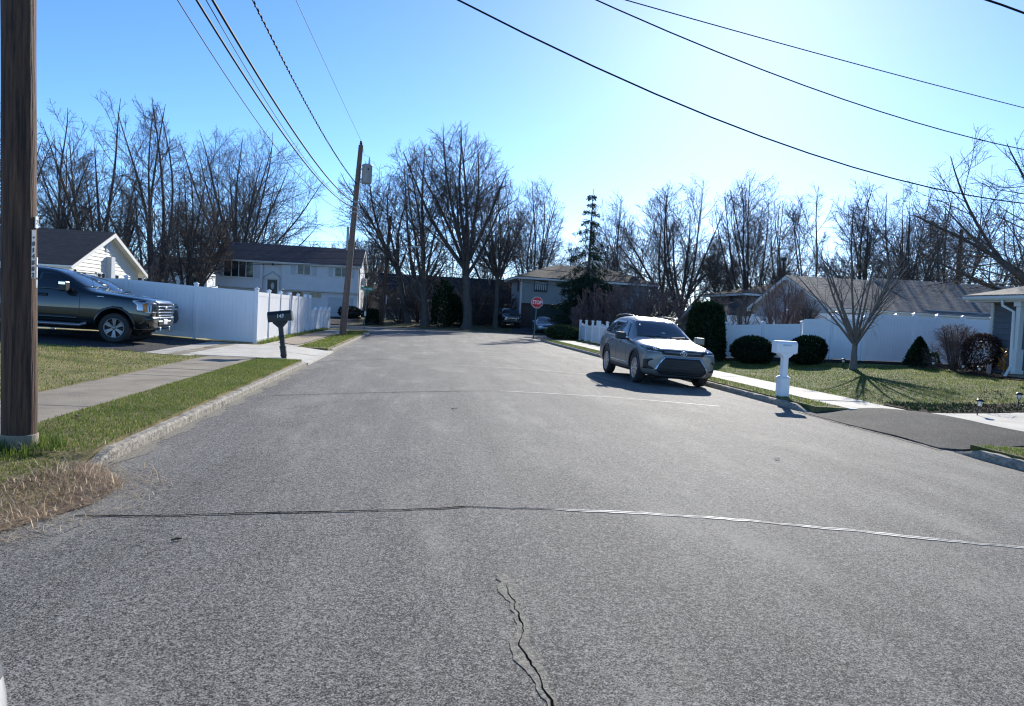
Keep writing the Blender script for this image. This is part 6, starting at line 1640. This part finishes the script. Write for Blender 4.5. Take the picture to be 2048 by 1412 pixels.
sky_tree('pale bare tree half hidden by spruce', 1216, 88, 1150, 1268, 376, 'oak', 0.22, 106, fork=0.1, spread=(6, 36))
sky_tree('bare tree leaning left of the twin forked tree', 1335, 76, 1228, 1345, 386, 'oak', 0.26, 107, fork=0.28, spread=(20, 60))
sky_tree('wide bare tree with V shaped fork right of the spruce', 1362, 72, 1284, 1446, 350, 'vase', 0.30, 108, fork=0.18, limbs=9, spread=(14, 54), dens=1.1)
sky_tree('thin small bare tree above evergreen column', 1438, 76, 1395, 1480, 468, 'vase', 0.15, 109, fork=0.36, spread=(15, 45))
sky_tree('tall many stemmed bare tree left of the bungalow gable', 1500, 68, 1432, 1582, 343, 'oak', 0.24, 110, fork=0.10, limbs=10, spread=(6, 36), dens=1.05)
sky_tree('narrow many stemmed bare tree above the bungalow roof', 1612, 66, 1552, 1668, 368, 'oak', 0.22, 111, fork=0.10, limbs=9, spread=(6, 38))
sky_tree('broad bare tree with pale trunk above the long roof', 1722, 62, 1640, 1782, 354, 'oak', 0.26, 112, fork=0.26, limbs=9, spread=(20, 62))
sky_tree('dense bare tree with many crooked limbs over the long roof', 1806, 62, 1722, 1910, 360, 'oak', 0.28, 113, fork=0.10, limbs=9, spread=(15, 62), dens=1.05)
sky_tree('spreading bare tree at right end of the long roof', 1895, 64, 1800, 2010, 398, 'oak', 0.28, 114, fork=0.08, limbs=9, spread=(20, 66))
sky_tree('low bare tree behind slate house roof', 1985, 60, 1900, 2090, 470, 'oak', 0.22, 115, fork=0.08, limbs=8, spread=(25, 70))
sky_tree('large oak leaning in from the right edge', 2120, 33, 1880, 2330, 215, 'oak', 0.28, 116, fork=0.30, limbs=12, spread=(25, 78), dens=0.85, tipk=0.8)
# left group
sky_tree('broad domed oak rising behind the white house', 468, 84, 352, 655, 258, 'oak', 0.42, 121, fork=0.16, limbs=12, spread=(16, 70), dens=1.1)
sky_tree('bare tree leaning out right behind the white house', 500, 82, 450, 660, 350, 'oak', 0.26, 132, fork=0.15, limbs=6, spread=(30, 68), dens=0.8)
sky_tree('many stemmed bare clump right of the cream gable', 318, 58, 232, 380, 200, 'multi', 0.22, 122, limbs=11, spread=(4, 30), dens=0.9)
sky_tree('tall bare tree behind the cream house ridge', 205, 60, 118, 290, 178, 'multi', 0.24, 123, limbs=10, spread=(3, 24), dens=0.85)
sky_tree('bare tree right of the near pole behind the black roof', 118, 58, 62, 200, 206, 'vase', 0.26, 124, fork=0.26, limbs=8, spread=(14, 48), dens=0.85)
sky_tree('leftmost bare tree showing past the near pole', 0, 60, -110, 100, 185, 'oak', 0.30, 125, fork=0.2, limbs=8, spread=(12, 50), dens=0.9)
sky_tree('bare tree with curved trunks before the pale far house', 378, 62, 322, 438, 318, 'multi', 0.16, 126, limbs=6, spread=(5, 22), dens=0.9)
sky_tree('bare tree close to left end of the white house', 404, 66, 350, 470, 372, 'vase', 0.17, 127, fork=0.25)
sky_tree('dark tangled tree low behind cream gable', 290, 56, 215, 345, 360, 'oak', 0.24, 128, fork=0.1, limbs=7, spread=(25, 65), dens=0.75)
sky_tree('dense bare tree behind the black roof middle', 160, 66, 85, 245, 262, 'oak', 0.26, 129, fork=0.2, limbs=7, spread=(15, 50), dens=0.8)
sky_tree('short thin tree between white house and the dark pole', 728, 92, 690, 775, 470, 'vase', 0.16, 130, fork=0.2)
for i, (x, d, w, yt) in enumerate(((640, 120, 90, 480), (700, 125, 80, 470), (770, 118, 110, 452), (900, 122, 120, 470), (975, 116, 90, 480), (1120, 120, 100, 478), (1180, 122, 100, 488), (1290, 118, 110, 500), (1390, 120, 100, 505), (1470, 120, 110, 510), (1550, 115, 100, 512), (1660, 118, 110, 510), (1840, 110, 120, 520), (240, 100, 120, 380), (60, 98, 120, 372), (350, 105, 110, 420))):
    zone = ['behind the white house roof end', 'between the leaning pole and white house', 'behind the slim far pole', 'behind the tallest trunk', 'left of the hip roof', 'left of the spruce top', 'right of the spruce', 'above the purplish bushes', 'right of the V forked tree', 'above the brown hip roof', 'behind the bungalow gable', 'behind the bungalow ridge', 'behind the crooked limbed tree', 'behind the cream gable apex', 'behind the near pole', 'behind the many stemmed clump'][i]
    sky_tree('distant small bare tree '+zone, x, d, x-w*0.62, x+w*0.62, yt, 'oak', 0.2, 200+i, group='distant bare trees', fork=0.12, limbs=9, spread=(18, 66), dens=0.9, name='distant_tree', tipk=1.2)

for i, (lab, x, d, xl, xr, yt) in enumerate((('bare tree filling the row between spruce and V forked tree', 1262, 90, 1190, 1330, 402), ('bare tree in the second row behind the bungalow gable', 1560, 84, 1480, 1640, 404), ('bare tree in the second row right of the crooked limbed tree', 1862, 80, 1760, 1960, 388), ('bare tree in the second row behind the tallest one', 985, 88, 900, 1070, 345), ('bare tree in the second row left of the slim pole', 745, 90, 670, 830, 372))):
    sky_tree(lab, x, d, xl, xr, yt, 'oak', 0.24, 301+i, fork=0.14, limbs=7, spread=(14, 60), dens=0.8)

# ------------------------------------------------------------------ grass, straw
vergeL = [(-3.13, 7.3), (-3.13, 20.6), (-4.31, 20.6), (-4.31, 4.6), (-3.9, 4.7), (-3.1, 5.4), (-2.85, 6.0), (-2.95, 6.8)]
blades('verge_grass', 'short green and straw grass of the left verge', 'grass', [(vergeL, 2800, 0.040, 0.006)], M['grass'], 1)
blades('pole_base_grass', 'longer green grass tufts round the foot of the near pole', 'grass', [([(P1.x+0.42*math.cos(a), P1.y+0.42*math.sin(a)-0.05) for a in np.linspace(0, 6.283, 14, endpoint=False)], 1500, 0.13, 0.007)], M['grass'], 11, tintf=lambda G: -0.15)
blades('lawn_grass', 'winter grass of the left lawn with tan patches', 'grass', [([(-5.62, 4.5), (-5.62, 20.35), (-16, 20.35), (-16, 4.5)], 520, 0.045, 0.010)], M['grass'], 2, tintf=lambda G: 0.10)
blades('verge_grass_far', 'grass strip of the left verge past the driveway apron', 'grass', [([(-3.2, 26.8), (-3.2, 46), (-4.22, 46), (-4.22, 26.8)], 420, 0.08, 0.014), ([(-5.5, 27.5), (-5.5, 46), (-5.8, 46), (-5.8, 27.5)], 700, 0.16, 0.016)], M['grass'], 3)
blades('right_verge_grass', 'grass strip of the right verge along the kerb', 'grass', [([(8.02, 14.1), (8.6, 14.0), (8.6, 46), (8.02, 46)], 600, 0.045, 0.012), ([(8.05, 2), (9.2, 2), (9.2, 9.3), (8.05, 9.7)], 1500, 0.045, 0.008)], M['grass'], 4)
blades('right_lawn_grass', 'green lawn grass on the right with yellowed patches', 'grass', [([(9.95, 15.0), (13, 14.8), (17, 15), (16.6, 20), (17.6, 22.6), (15.5, 26), (12.2, 29.5), (9.95, 33)], 420, 0.040, 0.013)], M['grass'], 5, tintf=lambda G: -0.13+0.12*(G[:, 0] > 14.5))
straw = [(-2.6, 7.15), (-2.35, 6.7), (-2.4, 6.0), (-2.75, 5.35), (-3.6, 4.8), (-4.6, 4.6), (-4.6, 5.3), (-3.7, 5.8), (-3.2, 6.5), (-3.05, 7.3)]
straw = [(-2.85, 7.3), (-2.5, 6.75), (-2.5, 6.1), (-2.8, 5.35), (-3.6, 4.75), (-4.6, 4.55), (-4.6, 5.2), (-3.8, 5.75), (-3.35, 6.5), (-3.2, 7.35), (-3.0, 7.44)]
sheet('straw_litter', straw, M['gravel'], 0.12, 0.006, lambda x, y: max(H(x, y), road_z(x, y)), 0.0, 'stuff')
def hs(x, y): return max(H(x, y), road_z(x, y))+0.008
blades('dry_straw', 'matted dry straw and dead grass spilling over the kerb end', 'straw', [(straw, 3600, 0.13, 0.006), (straw, 700, 0.24, 0.007), ([(-2.95, 8.3), (-2.45, 7.4), (-2.05, 6.7), (-2.1, 5.9), (-2.6, 5.0), (-3.6, 4.45), (-5.2, 4.3), (-5.2, 5.4), (-4.0, 6.2), (-3.6, 7.0)], 420, 0.13, 0.006)], M['straw'], 6, hs, lay=0.9)
blades('bed_groundcover', 'yellow green ground cover along the mulch bed', 'ground cover', [([(10.1, 14.6), (12.3, 14.3), (12.2, 14.9), (10.3, 15.3)], 420, 0.10, 0.03)], M['laurel'], 9)
blades('bed_leaves', 'dark low leaves and mulch bits along the front bed', 'ground cover', [([(10.0, 13.65), (17, 13.75), (17, 14.6), (12.4, 14.75), (10.2, 15.0)], 260, 0.07, 0.04)], M['laurel'], 12, tintf=lambda G: -0.25)
